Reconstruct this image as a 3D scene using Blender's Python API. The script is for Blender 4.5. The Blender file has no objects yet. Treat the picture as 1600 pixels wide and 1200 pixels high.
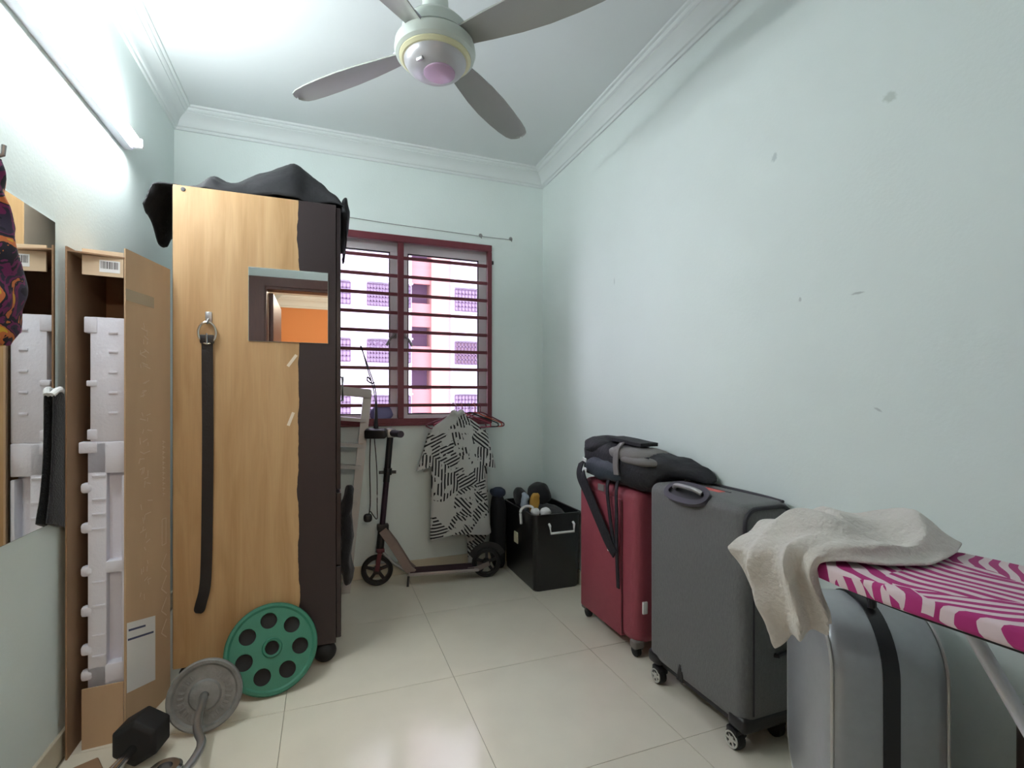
import bpy, bmesh, math, random
from mathutils import Vector, Matrix, noise

# ------------------------------------------------------------------ camera, world, exposure
sc = bpy.context.scene
COL = sc.collection
cam_d = bpy.data.cameras.new('camera')
cam_d.sensor_width = 36.0
cam_d.lens = 775.0 / 1600.0 * 36.0
cam_d.shift_y = 20.0 / 1600.0
cam_d.clip_start = 0.02
cam = bpy.data.objects.new('camera', cam_d)
COL.objects.link(cam)
cam.location = (0, 0, 1.17)
cam.rotation_euler = (math.radians(90), 0, math.radians(-20.7))
sc.camera = cam

world = bpy.data.worlds.new('overcast_sky')
sc.world = world
world.use_nodes = True
bg = world.node_tree.nodes['Background']
bg.inputs['Color'].default_value = (0.90, 0.88, 1.0, 1)
bg.inputs['Strength'].default_value = 2.6

vs = sc.view_settings
vs.view_transform = 'Standard'
vs.look = 'None'
vs.gamma = 1.0
vs.use_curve_mapping = False
vs.exposure = 1.58
TUBE_STRENGTH = 46.0
HALL_STRENGTH = 76.0

random.seed(7)
noise.seed_set(11)
PI = math.pi
# room limits
XL, XR, YB, YF, ZC = -0.801, 1.496, 3.32, -0.10, 2.80

# ------------------------------------------------------------------ helpers
def lin(c):
    c = c / 255.0
    return c / 12.92 if c <= 0.04045 else ((c + 0.055) / 1.055) ** 2.4

def rgb(r, g, b):
    return (lin(r), lin(g), lin(b), 1.0)

def mat(name, col, rough=0.6, metal=0.0, var=0.0, vscale=8.0, bump=0.0, bscale=60.0, spec=0.5, coat=0.0, sheen=0.0, stretch=None):
    m = bpy.data.materials.new(name)
    m.use_nodes = True
    nt = m.node_tree
    b = nt.nodes['Principled BSDF']
    b.inputs['Base Color'].default_value = col
    b.inputs['Roughness'].default_value = rough
    b.inputs['Metallic'].default_value = metal
    b.inputs['Specular IOR Level'].default_value = spec
    b.inputs['Coat Weight'].default_value = coat
    b.inputs['Sheen Weight'].default_value = sheen
    if var or bump:
        tc = nt.nodes.new('ShaderNodeTexCoord')
        src = tc.outputs['Object']
        if stretch:
            mp = nt.nodes.new('ShaderNodeMapping')
            mp.inputs['Scale'].default_value = stretch
            nt.links.new(src, mp.inputs['Vector'])
            src = mp.outputs['Vector']
    if var:
        n = nt.nodes.new('ShaderNodeTexNoise')
        n.inputs['Scale'].default_value = vscale
        n.inputs['Detail'].default_value = 4
        nt.links.new(src, n.inputs['Vector'])
        mr = nt.nodes.new('ShaderNodeMapRange')
        mr.inputs['From Min'].default_value = 0.3
        mr.inputs['From Max'].default_value = 0.7
        mr.inputs['To Min'].default_value = 1.0 - var
        mr.inputs['To Max'].default_value = 1.0 + var
        nt.links.new(n.outputs['Fac'], mr.inputs['Value'])
        hs = nt.nodes.new('ShaderNodeHueSaturation')
        hs.inputs['Color'].default_value = col
        nt.links.new(mr.outputs['Result'], hs.inputs['Value'])
        nt.links.new(hs.outputs['Color'], b.inputs['Base Color'])
    if bump:
        n2 = nt.nodes.new('ShaderNodeTexNoise')
        n2.inputs['Scale'].default_value = bscale
        n2.inputs['Detail'].default_value = 3
        nt.links.new(src, n2.inputs['Vector'])
        bp = nt.nodes.new('ShaderNodeBump')
        bp.inputs['Strength'].default_value = bump
        bp.inputs['Distance'].default_value = 0.01
        nt.links.new(n2.outputs['Fac'], bp.inputs['Height'])
        nt.links.new(bp.outputs['Normal'], b.inputs['Normal'])
    return m

def emit(name, col, strength):
    m = bpy.data.materials.new(name)
    m.use_nodes = True
    nt = m.node_tree
    nt.nodes.clear()
    o = nt.nodes.new('ShaderNodeOutputMaterial')
    e = nt.nodes.new('ShaderNodeEmission')
    e.inputs['Color'].default_value = col
    e.inputs['Strength'].default_value = strength
    nt.links.new(e.outputs[0], o.inputs[0])
    return m

def glass(name, tint=(0.96, 0.94, 0.97, 1)):
    m = bpy.data.materials.new(name)
    m.use_nodes = True
    nt = m.node_tree
    nt.nodes.clear()
    o = nt.nodes.new('ShaderNodeOutputMaterial')
    t = nt.nodes.new('ShaderNodeBsdfTransparent')
    t.inputs['Color'].default_value = tint
    g = nt.nodes.new('ShaderNodeBsdfGlossy')
    g.inputs['Roughness'].default_value = 0.02
    f = nt.nodes.new('ShaderNodeFresnel')
    f.inputs['IOR'].default_value = 1.3
    mx = nt.nodes.new('ShaderNodeMixShader')
    nt.links.new(f.outputs[0], mx.inputs[0])
    nt.links.new(t.outputs[0], mx.inputs[1])
    nt.links.new(g.outputs[0], mx.inputs[2])
    nt.links.new(mx.outputs[0], o.inputs[0])
    return m

def leaf_print(name, dark, light, cell, stripe, axis, cover=0.5, thr=0.5, rough=0.8, distort=2.0, breakup=0.0):
    """bundles of stripes running in a different direction in every cell, like printed palm leaves"""
    m = bpy.data.materials.new(name)
    m.use_nodes = True
    nt = m.node_tree
    N, L = nt.nodes, nt.links
    b = N['Principled BSDF']
    b.inputs['Roughness'].default_value = rough
    tc = N.new('ShaderNodeTexCoord')
    nz = N.new('ShaderNodeTexNoise'); nz.inputs['Scale'].default_value = cell * 0.8
    L.new(tc.outputs['Object'], nz.inputs['Vector'])
    mixv = N.new('ShaderNodeMix'); mixv.data_type = 'VECTOR'
    mixv.inputs[0].default_value = 0.12
    L.new(tc.outputs['Object'], mixv.inputs[4]); L.new(nz.outputs['Color'], mixv.inputs[5])
    vo = N.new('ShaderNodeTexVoronoi'); vo.inputs['Scale'].default_value = cell
    L.new(mixv.outputs[1], vo.inputs['Vector'])
    sp = N.new('ShaderNodeSeparateColor'); L.new(vo.outputs['Color'], sp.inputs[0])
    ml = N.new('ShaderNodeMath'); ml.operation = 'MULTIPLY'; ml.inputs[1].default_value = 6.28
    L.new(sp.outputs[0], ml.inputs[0])
    vr = N.new('ShaderNodeVectorRotate'); vr.rotation_type = 'AXIS_ANGLE'
    vr.inputs['Axis'].default_value = axis
    L.new(tc.outputs['Object'], vr.inputs['Vector']); L.new(ml.outputs[0], vr.inputs['Angle'])
    wv = N.new('ShaderNodeTexWave'); wv.wave_type = 'BANDS'; wv.bands_direction = 'X'
    wv.inputs['Scale'].default_value = stripe
    wv.inputs['Distortion'].default_value = distort
    wv.inputs['Detail'].default_value = 1.0
    wv.inputs['Detail Scale'].default_value = 0.6
    L.new(vr.outputs[0], wv.inputs['Vector'])
    st = N.new('ShaderNodeMath'); st.operation = 'GREATER_THAN'; st.inputs[1].default_value = thr
    L.new(wv.outputs['Fac'], st.inputs[0])
    cv = N.new('ShaderNodeMath'); cv.operation = 'LESS_THAN'; cv.inputs[1].default_value = cover
    L.new(sp.outputs[1], cv.inputs[0])
    an = N.new('ShaderNodeMath'); an.operation = 'MULTIPLY'
    L.new(st.outputs[0], an.inputs[0]); L.new(cv.outputs[0], an.inputs[1])
    if breakup:
        nb = N.new('ShaderNodeTexNoise'); nb.inputs['Scale'].default_value = 16; nb.inputs['Detail'].default_value = 2
        L.new(tc.outputs['Object'], nb.inputs['Vector'])
        gb_ = N.new('ShaderNodeMath'); gb_.operation = 'GREATER_THAN'; gb_.inputs[1].default_value = breakup
        L.new(nb.outputs['Fac'], gb_.inputs[0])
        an2 = N.new('ShaderNodeMath'); an2.operation = 'MULTIPLY'
        L.new(an.outputs[0], an2.inputs[0]); L.new(gb_.outputs[0], an2.inputs[1]); an = an2
    mx = N.new('ShaderNodeMix'); mx.data_type = 'RGBA'
    mx.inputs[6].default_value = light; mx.inputs[7].default_value = dark
    L.new(an.outputs[0], mx.inputs[0]); L.new(mx.outputs[2], b.inputs['Base Color'])
    return m

def thing(name, label, cat, loc=(0, 0, 0), rz=0.0, group=None, kind=None):
    o = bpy.data.objects.new(name, None)
    COL.objects.link(o)
    o.empty_display_size = 0.05
    o.location = loc
    o.rotation_euler = (0, 0, rz)
    if label: o['label'] = label
    if cat: o['category'] = cat
    if group: o['group'] = group
    if kind: o['kind'] = kind
    o['mw'] = [c for row in (Matrix.Translation(Vector(loc)) @ Matrix.Rotation(rz, 4, 'Z')) for c in row]
    return o

def mw_of(o):
    m = Matrix.Identity(4)
    while o is not None:
        m = (Matrix.Translation(o.location) @ o.rotation_euler.to_matrix().to_4x4()) @ m
        o = o.parent
    return m

def obj(name, bm, m, parent=None, label=None, cat=None, kind=None, group=None, smooth=35, local=False, origin=None):
    """link a bmesh given in world coordinates as one mesh object"""
    bmesh.ops.recalc_face_normals(bm, faces=bm.faces[:])
    o_loc = Vector((0, 0, 0))
    if parent is not None and not local:
        bm.transform(mw_of(parent).inverted())
    elif parent is None and origin is not None:
        o_loc = Vector(origin)
        bm.transform(Matrix.Translation(-o_loc))
    me = bpy.data.meshes.new(name)
    bm.to_mesh(me)
    bm.free()
    if smooth:
        for p in me.polygons:
            p.use_smooth = True
        me.set_sharp_from_angle(angle=math.radians(smooth))
    if m is not None:
        me.materials.append(m)
    o = bpy.data.objects.new(name, me)
    COL.objects.link(o)
    o.location = o_loc
    o.parent = parent
    if label: o['label'] = label
    if cat: o['category'] = cat
    if kind: o['kind'] = kind
    if group: o['group'] = group
    return o

def B():
    return bmesh.new()

def add_geo(bm, verts, faces):
    vv = [bm.verts.new(v) for v in verts]
    for f in faces:
        try:
            bm.faces.new([vv[i] for i in f])
        except ValueError:
            pass
    return vv

def box(bm, x0, x1, y0, y1, z0, z1, bev=0.0, seg=2, M=None):
    t = bmesh.new()
    bmesh.ops.create_cube(t, size=1.0)
    for v in t.verts:
        v.co = Vector(((x0 + x1) / 2 + v.co.x * (x1 - x0), (y0 + y1) / 2 + v.co.y * (y1 - y0), (z0 + z1) / 2 + v.co.z * (z1 - z0)))
    if bev > 0:
        bmesh.ops.bevel(t, geom=t.edges[:], offset=bev, segments=seg, profile=0.5, affect='EDGES')
    if M is not None:
        t.transform(M)
    merge(bm, t)
    return bm

def _merge2(bm, t):
    me = bpy.data.meshes.new('tmp')
    t.to_mesh(me)
    t.free()
    bm.from_mesh(me)
    bpy.data.meshes.remove(me)

def merge(bm, t):
    _merge2(bm, t)

def lathe(bm, prof, n=32, M=None):
    """prof: list of (r, h); axis z"""
    rings = []
    for r, h in prof:
        if r < 1e-6:
            v = Vector((0, 0, h))
            rings.append([bm.verts.new(M @ v if M else v)])
        else:
            ring = []
            for i in range(n):
                a = 2 * PI * i / n
                v = Vector((r * math.cos(a), r * math.sin(a), h))
                ring.append(bm.verts.new(M @ v if M else v))
            rings.append(ring)
    for a, b in zip(rings, rings[1:]):
        if len(a) == 1 and len(b) == 1:
            continue
        for i in range(n):
            j = (i + 1) % n
            if len(a) == 1:
                bm.faces.new([a[0], b[i], b[j]])
            elif len(b) == 1:
                bm.faces.new([a[i], b[0], a[j]])
            else:
                bm.faces.new([a[i], b[i], b[j], a[j]])
    return bm

def cr(P, n):
    """Catmull-Rom through points, n samples per segment"""
    P = [Vector(p) for p in P]
    out = []
    for i in range(len(P) - 1):
        p0 = P[i - 1] if i > 0 else P[i] * 2 - P[i + 1]
        p1, p2 = P[i], P[i + 1]
        p3 = P[i + 2] if i + 2 < len(P) else P[i + 1] * 2 - P[i]
        for k in range(n):
            t = k / n
            out.append(0.5 * ((2 * p1) + (p2 - p0) * t + (2 * p0 - 5 * p1 + 4 * p2 - p3) * t * t + (3 * p1 - p0 - 3 * p2 + p3) * t ** 3))
    out.append(P[-1])
    return out

def sweep(bm, pts, prof, up=(0, 0, 1), closed=False, cap=True, scale=None):
    """sweep a closed 2D profile (side, normal) along pts"""
    pts = [Vector(p) for p in pts]
    up = Vector(up)
    rings = []
    n = len(pts)
    for i, p in enumerate(pts):
        if closed:
            t = (pts[(i + 1) % n] - pts[i - 1]).normalized()
        else:
            t = (pts[min(i + 1, n - 1)] - pts[max(i - 1, 0)]).normalized()
        s = t.cross(up)
        if s.length < 1e-4:
            s = t.cross(Vector((0.3, 1, 0.1)))
        s.normalize()
        q = s.cross(t).normalized()
        k = scale[i] if scale else 1.0
        rings.append([bm.verts.new(p + s * a * k + q * b * k) for a, b in prof])
    m = len(prof)
    rng = range(n) if closed else range(n - 1)
    for i in rng:
        a, b = rings[i], rings[(i + 1) % n]
        for j in range(m):
            k = (j + 1) % m
            bm.faces.new([a[j], a[k], b[k], b[j]])
    if cap and not closed:
        bm.faces.new(rings[0][::-1])
        bm.faces.new(rings[-1])
    return bm

def circ(r, n=10):
    return [(r * math.cos(2 * PI * i / n), r * math.sin(2 * PI * i / n)) for i in range(n)]

def rect(w, h):
    return [(-w / 2, -h / 2), (w / 2, -h / 2), (w / 2, h / 2), (-w / 2, h / 2)]

def tube(bm, pts, r, n=10, up=(0, 0, 1), closed=False, scale=None):
    return sweep(bm, pts, circ(r, n), up, closed, True, scale)

def blob(bm, c, r, e=(0.8, 0.8), amp=0.0, fr=6.0, nu=28, nv=18, M=None, seed=0.0, flat=None):
    """superellipsoid with noise; flat = world z below which it is flattened"""
    def pw(x, k):
        return math.copysign(abs(x) ** k, x)
    t = bmesh.new()
    prof = []
    rings = []
    for j in range(nv + 1):
        ph = -PI / 2 + PI * j / nv
        if j in (0, nv):
            rings.append([t.verts.new((0, 0, r[2] * (-1 if j == 0 else 1)))])
            continue
        ring = []
        for i in range(nu):
            th = 2 * PI * i / nu
            x = r[0] * pw(math.cos(ph), e[0]) * pw(math.cos(th), e[1])
            y = r[1] * pw(math.cos(ph), e[0]) * pw(math.sin(th), e[1])
            z = r[2] * pw(math.sin(ph), e[0])
            ring.append(t.verts.new((x, y, z)))
        rings.append(ring)
    for a, b in zip(rings, rings[1:]):
        for i in range(nu):
            j = (i + 1) % nu
            if len(a) == 1:
                t.faces.new([a[0], b[j], b[i]])
            elif len(b) == 1:
                t.faces.new([a[i], a[j], b[0]])
            else:
                t.faces.new([a[i], a[j], b[j], b[i]])
    c = Vector(c)
    for v in t.verts:
        if amp:
            nn = noise.noise_vector(v.co * fr + Vector((seed, seed * 2, 3.1)))
            n2 = noise.noise_vector(v.co * fr * 2.7 + Vector((seed * 3, 1.7, seed)))
            v.co += nn * amp + n2 * amp * 0.4
        if M is not None:
            v.co = M @ v.co
        v.co += c
        if flat is not None and v.co.z < flat:
            v.co.z = flat
    merge(bm, t)
    return bm

def grid(bm, rows, close_u=False):
    R = [[bm.verts.new(p) for p in row] for row in rows]
    for a, b in zip(R, R[1:]):
        n = len(a)
        for i in range(n if close_u else n - 1):
            j = (i + 1) % n
            bm.faces.new([a[i], a[j], b[j], b[i]])
    return R

def surf(ctrl, nu, nv):
    """smooth surface through a grid of control points"""
    rows = [cr(r, nu) for r in ctrl]
    cols = [cr([rows[k][i] for k in range(len(rows))], nv) for i in range(len(rows[0]))]
    return [[cols[i][j] for i in range(len(cols))] for j in range(len(cols[0]))]

def thicken(o, t, sub=0, offset=-1.0):
    s = o.modifiers.new('thickness', 'SOLIDIFY')
    s.thickness = t
    s.offset = offset
    if sub:
        d = o.modifiers.new('smooth', 'SUBSURF')
        d.levels = sub
        d.render_levels = sub
    return o

def prism(bm, poly, z0, z1):
    n = len(poly)
    a = [bm.verts.new((x, y, z0)) for x, y in poly]
    b = [bm.verts.new((x, y, z1)) for x, y in poly]
    for i in range(n):
        j = (i + 1) % n
        bm.faces.new([a[i], a[j], b[j], b[i]])
    bm.faces.new(a[::-1])
    bm.faces.new(b)
    return bm

def copy_tree(o, parent=None):
    c = o.copy()
    COL.objects.link(c)
    c.parent = parent
    for ch in [x for x in bpy.data.objects if x.parent == o]:
        copy_tree(ch, c)
    return c

def RX(a): return Matrix.Rotation(a, 4, 'X')
def RY(a): return Matrix.Rotation(a, 4, 'Y')
def RZ(a): return Matrix.Rotation(a, 4, 'Z')
def TR(x, y, z): return Matrix.Translation(Vector((x, y, z)))
def ST(o):
    o['kind'] = 'structure'
    return o

# ------------------------------------------------------------------ materials
def wall_paint(name, marks=()):
    m = mat(name, rgb(226, 236, 233), 0.7, var=0.015, vscale=3, bump=0.06, bscale=90)
    nt = m.node_tree
    b = nt.nodes['Principled BSDF']
    tc = nt.nodes.new('ShaderNodeTexCoord')
    cur = b.inputs['Base Color'].links[0].from_socket
    for (y, z, ry, rz, rot, col) in marks:
        mp = nt.nodes.new('ShaderNodeMapping')
        mp.vector_type = 'TEXTURE'
        mp.inputs['Location'].default_value = (XR, y, z)
        mp.inputs['Rotation'].default_value = (rot, 0, 0)
        mp.inputs['Scale'].default_value = (1.0, ry, rz)
        nt.links.new(tc.outputs['Object'], mp.inputs['Vector'])
        nz = nt.nodes.new('ShaderNodeTexNoise')
        nz.inputs['Scale'].default_value = 2.0
        nt.links.new(mp.outputs[0], nz.inputs['Vector'])
        ln = nt.nodes.new('ShaderNodeVectorMath'); ln.operation = 'LENGTH'
        nt.links.new(mp.outputs[0], ln.inputs[0])
        ad = nt.nodes.new('ShaderNodeMath'); ad.operation = 'MULTIPLY_ADD'
        nt.links.new(nz.outputs['Fac'], ad.inputs[0]); ad.inputs[1].default_value = 0.9
        nt.links.new(ln.outputs['Value'], ad.inputs[2])
        mr = nt.nodes.new('ShaderNodeMapRange')
        mr.inputs['From Min'].default_value = 1.0; mr.inputs['From Max'].default_value = 1.5
        mr.inputs['To Min'].default_value = 0.4; mr.inputs['To Max'].default_value = 0.0
        nt.links.new(ad.outputs[0], mr.inputs['Value'])
        mx = nt.nodes.new('ShaderNodeMix'); mx.data_type = 'RGBA'
        nt.links.new(mr.outputs[0], mx.inputs[0])
        nt.links.new(cur, mx.inputs[6]); mx.inputs[7].default_value = col
        cur = mx.outputs[2]
    nt.links.new(cur, b.inputs['Base Color'])
    return m

M = {}
M['wall'] = wall_paint('mint_wall_paint')
M['wall_marked'] = wall_paint('mint_wall_paint_with_scuffs', [
    (0.935, 2.018, 0.022, 0.016, 0.5, rgb(150, 165, 150)),
    (1.32, 2.021, 0.012, 0.018, 0.3, rgb(140, 160, 160)),
    (2.361, 1.806, 0.005, 0.022, 0.0, rgb(150, 165, 165)),
    (1.026, 1.481, 0.022, 0.004, 0.0, rgb(95, 105, 105)),
    (1.218, 1.497, 0.006, 0.009, 0.0, rgb(130, 140, 140)),
    (0.967, 1.133, 0.014, 0.004, 0.5, rgb(130, 140, 140))])
M['ceiling'] = mat('ceiling_white', rgb(222, 228, 228), 0.75, bump=0.03, bscale=60)
M['cornice'] = mat('cornice_white', rgb(224, 231, 230), 0.6)
M['tile'] = mat('cream_polished_tile', rgb(226, 219, 202), 0.16, var=0.03, vscale=5, spec=0.5)
M['grout'] = mat('grey_grout', rgb(176, 168, 150), 0.9)
M['skirt'] = mat('beige_skirting_tile', rgb(204, 195, 174), 0.3, var=0.03)
M['maroon'] = mat('maroon_gloss_paint', rgb(108, 42, 52), 0.4, var=0.06, vscale=12)
M['alu'] = mat('grey_window_aluminium', rgb(226, 222, 226), 0.45)
M['glass'] = glass('clear_window_glass')
M['hallwall'] = mat('lamp_tinted_hall_paint', rgb(214, 142, 88), 0.8)  # orange cast of the warm hall light is put into the wall colour
M['doorwood'] = mat('brown_door_timber', rgb(92, 55, 45), 0.45, var=0.1, vscale=10, stretch=(8, 8, 1))
M['white'] = mat('white_plastic', rgb(232, 232, 232), 0.4)
M['black'] = mat('black_plastic', rgb(22, 21, 24), 0.4)
M['rubber'] = mat('black_rubber', rgb(20, 19, 20), 0.7)
M['chrome'] = mat('chrome', rgb(200, 200, 205), 0.16, metal=1.0)
M['steel'] = mat('brushed_steel', rgb(160, 160, 160), 0.38, metal=0.9)
M['blackcloth'] = mat('black_cloth', rgb(24, 24, 28), 0.9, var=0.15, vscale=18, bump=0.4, bscale=180, sheen=0.15)
M['mirror'] = mat('silvered_mirror', (0.88, 0.9, 0.89, 1), 0.01, metal=1.0)

# ------------------------------------------------------------------ room shell
bm = B(); box(bm, XL - .1, XR + .1, YF - .12, YB + .12, -.12, -.006)
floor = ST(obj('floor', bm, M['grout'], smooth=0))
step, g = 0.645, 0.001
xs = [0.505 + step * k for k in range(-4, 4)]
ys = [2.025 + step * k for k in range(-5, 4)]
def clipc(v, a, b): return max(a, min(b, v))
n_t = 0
for i in range(len(xs) - 1):
    for j in range(len(ys) - 1):
        x0, x1 = clipc(xs[i] + g, XL, XR), clipc(xs[i + 1] - g, XL, XR)
        y0, y1 = clipc(ys[j] + g, YF - .12, YB), clipc(ys[j + 1] - g, YF - .12, YB)
        if x1 - x0 < .02 or y1 - y0 < .02:
            continue
        bm = B(); box(bm, x0, x1, y0, y1, -.012, 0)
        obj('floor_tile', bm, M['tile'], floor, smooth=0)

def wall(name, parts, m):
    bm = B()
    for p in parts:
        box(bm, *p)
    return ST(obj(name, bm, m, smooth=0))
WX0, WX1, WZ0, WZ1 = -.14, 1.085, 1.0, 2.215      # window opening
wall('wall_left', [(XL - .12, XL, -4.3, YB + .12, -.1, ZC + .1)], M['wall'])
wall('wall_right', [(XR, XR + .12, YF - .12, YB + .12, -.1, ZC + .1)], M['wall_marked'])
wall('wall_back', [(XL, WX0, YB, YB + .12, -.1, ZC + .1), (WX1, XR, YB, YB + .12, -.1, ZC + .1),
                   (WX0, WX1, YB, YB + .12, -.1, WZ0), (WX0, WX1, YB, YB + .12, WZ1, ZC + .1)], M['wall'])
DX0, DX1, DZ = -.50, .44, 2.13
wall('wall_front', [(XL, DX0, YF - .12, YF, -.1, ZC + .1), (DX1, XR, YF - .12, YF, -.1, ZC + .1),
                    (DX0, DX1, YF - .12, YF, DZ, ZC + .1)], M['wall'])
wall('ceiling', [(XL - .12, 2.4, -4.4, YB + .12, ZC, ZC + .1)], M['ceiling'])

# moulded cornice: (distance from wall, distance below ceiling)
CP = [(0, .108), (.010, .108), (.013, .100), (.013, .094), (.022, .091), (.026, .084), (.030, .070), (.038, .056),
      (.050, .044), (.063, .036), (.070, .032), (.070, .027), (.080, .024), (.086, .018), (.088, .012), (.100, .010), (.102, 0), (0, 0)]
def cornice(name, p0, p1, nrm, m0=1, m1=1, top=ZC, sc_=1.0):
    p0, p1, nrm = Vector(p0), Vector(p1), Vector(nrm)
    t = (p1 - p0).normalized()
    bm = B()
    A, Bv = [], []
    for a, b in CP:
        a *= sc_; b *= sc_
        A.append(bm.verts.new(p0 + nrm * a + t * a * m0 + Vector((0, 0, top - b))))
        Bv.append(bm.verts.new(p1 + nrm * a - t * a * m1 + Vector((0, 0, top - b))))
    n = len(CP)
    for i in range(n):
        j = (i + 1) % n
        bm.faces.new([A[i], A[j], Bv[j], Bv[i]])
    bm.faces.new(A); bm.faces.new(Bv[::-1])
    return ST(obj(name, bm, M['cornice'], smooth=25))
cornice('trim_1', (XL, YB, 0), (XR, YB, 0), (0, -1, 0))
cornice('trim_2', (XL, YF, 0), (XL, YB, 0), (1, 0, 0))
cornice('trim_3', (XR, YF, 0), (XR, YB, 0), (-1, 0, 0))
cornice('trim_4', (XL, YF, 0), (XR, YF, 0), (0, 1, 0))

def base(name, *a):
    bm = B(); box(bm, *a, .003, 2)
    return ST(obj(name, bm, M['skirt'], smooth=0))
base('baseboard_back', XL, XR, YB - .010, YB + .002, 0, .085)
base('baseboard_left', XL - .002, XL + .010, YF, YB, 0, .085)
base('baseboard_right', XR - .010, XR + .002, YF, YB, 0, .085)

# the hall beyond the doorway (seen in the small mirror)
wall('wall_hall_far', [(XL, 2.4, -4.4, -4.25, -.1, ZC + .1)], M['hallwall'])
wall('wall_hall_right', [(2.28, 2.4, -4.25, YF - .12, -.1, ZC + .1)], M['hallwall'])
wall('wall_hall_near', [(XR + .12, 2.28, YF - .24, YF - .12, -.1, ZC + .1)], M['hallwall'])
wall('floor_hall', [(XL, 2.28, -4.25, YF - .12, -.1, 0)], M['tile'])
cornice('trim_5', (XL, -4.25, 0), (2.28, -4.25, 0), (0, 1, 0), sc_=1.6)
lamp = thing('hall_pendant_lamp', 'warm round pendant lamp in the hall beyond the doorway', 'lamp', (.20, -2.2, ZC))
bm = B(); lathe(bm, [(0, 0), (.05, 0), (.05, -.02), (.008, -.03), (.008, -.27), (0, -.27)], 20, TR(.20, -2.2, ZC)); obj('lamp_cord', bm, M['white'], lamp)
bm = B(); blob(bm, (.20, -2.2, ZC - .34), (.10, .10, .075), (1, 1), nu=28, nv=16)
obj('lamp_shade', bm, emit('warm_lamp_glow', (1.0, .85, .68, 1), HALL_STRENGTH), lamp)

# door_1: timber frame and open leaf
door = ST(thing('door_1', None, None, (0, YF, 0)))
for nm, a in (('door_jamb', (DX0 - .0, DX0 + .035, YF - .125, YF + .005, 0, DZ)), ('door_jamb', (DX1 - .035, DX1, YF - .125, YF + .005, 0, DZ)),
              ('door_head', (DX0, DX1, YF - .125, YF + .005, DZ - .035, DZ)),
              ('architrave', (DX0 - .12, DX0 + .022, YF, YF + .018, 0, DZ + .07)), ('architrave', (DX1 - .012, DX1 + .075, YF, YF + .018, 0, DZ + .07)),
              ('architrave', (DX0 + .012, DX1 - .012, YF, YF + .018, DZ - .012, DZ + .07))):
    bm = B(); box(bm, *a, .003, 1); obj(nm, bm, M['doorwood'], door, smooth=0)
bm = B(); box(bm, DX0 + .035, DX0 + .075, YF - 1.0, YF - .14, .01, DZ - .04, .003, 1)
leaf = obj('door_leaf', bm, M['doorwood'], door, smooth=0)
bm = B(); tube(bm, [(DX0 + .075, YF - .93, 1.0), (DX0 + .12, YF - .93, 1.0), (DX0 + .125, YF - .82, 1.0)], .009)
obj('door_handle', bm, M['chrome'], leaf)

# ------------------------------------------------------------------ window
win = ST(thing('window_1', None, None, ((WX0 + WX1) / 2, YB, WZ0)))
fw = .045
def wpart(nm, a, m, par=win, bev=.003):
    bm = B(); box(bm, *a, bev, 1)
    return obj(nm, bm, m, par, smooth=0)
wy0, wy1 = YB - .022, YB + .012
wpart('grille_frame', (WX0 - .015, WX1 + .012, wy0, wy1, WZ1 - .03, WZ1 + .015), M['maroon'])
wpart('grille_frame', (WX0 - .015, WX1 + .012, wy0, wy1, WZ0 - .015, WZ0 + .028), M['maroon'])
wpart('grille_frame', (WX0 - .015, WX0 + .025, wy0, wy1, WZ0 + .028, WZ1 - .03), M['maroon'])
wpart('grille_frame', (WX1 - .020, WX1 + .012, wy0, wy1, WZ0 + .028, WZ1 - .03), M['maroon'])
wpart('mullion', (.448, .488, wy0 + .004, wy1, WZ0 + .028, WZ1 - .03), M['maroon'])
for k in range(9):
    z = 1.114 + .1213 * k
    wpart('grille_bar', (WX0 + .02, WX1 - .015, YB - .012, YB + .002, z - .0105, z + .0105), M['maroon'], bev=.002)
wpart('sill', (WX0, WX1, YB - .03, YB + .119, WZ0 - .02, WZ0 - .001), M['maroon'])
for (a, b) in ((WX0, .468), (.468, WX1)):                 # two casements
    y0, y1 = YB + .07, YB + .105
    fr = .058
    s = B()
    box(s, a, b, y0, y1, WZ1 - .075, WZ1, .002, 1); box(s, a, b, y0, y1, WZ0, WZ0 + .05, .002, 1)
    box(s, a, a + fr, y0, y1, WZ0 + .05, WZ1 - .075, .002, 1); box(s, b - fr, b, y0, y1, WZ0 + .05, WZ1 - .075, .002, 1)
    sash = obj('casement', s, M['alu'], win, smooth=0)
    p = B(); box(p, a + fr - .004, b - fr + .004, YB + .085, YB + .089, WZ0 + .046, WZ1 - .071)
    obj('pane', p, M['glass'], sash, smooth=0)
    gk = B(); e = .008
    for (x0, x1, z0, z1) in ((a + fr, b - fr, WZ0 + .05, WZ0 + .05 + e), (a + fr, b - fr, WZ1 - .075 - e, WZ1 - .075),
                             (a + fr, a + fr + e, WZ0 + .05, WZ1 - .075), (b - fr - e, b - fr, WZ0 + .05, WZ1 - .075)):
        box(gk, x0, x1, YB + .076, YB + .085, z0, z1)
    obj('gasket', gk, M['black'], sash, smooth=0)
    hx, d = (b - .03, -1) if a == WX0 else (a + .03, 1)
    h = B(); box(h, hx - .014, hx + .014, YB + .055, YB + .072, 1.56, 1.60, .004, 2)
    tube(h, [(hx, YB + .05, 1.585), (hx + d * .03, YB + .045, 1.555), (hx + d * .055, YB + .045, 1.51)], .008)
    obj('window_handle', h, M['steel'], sash)
wpart('latch', (WX1 + .012, WX1 + .028, YB - .012, YB, 2.10, 2.125), M['black'])

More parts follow.
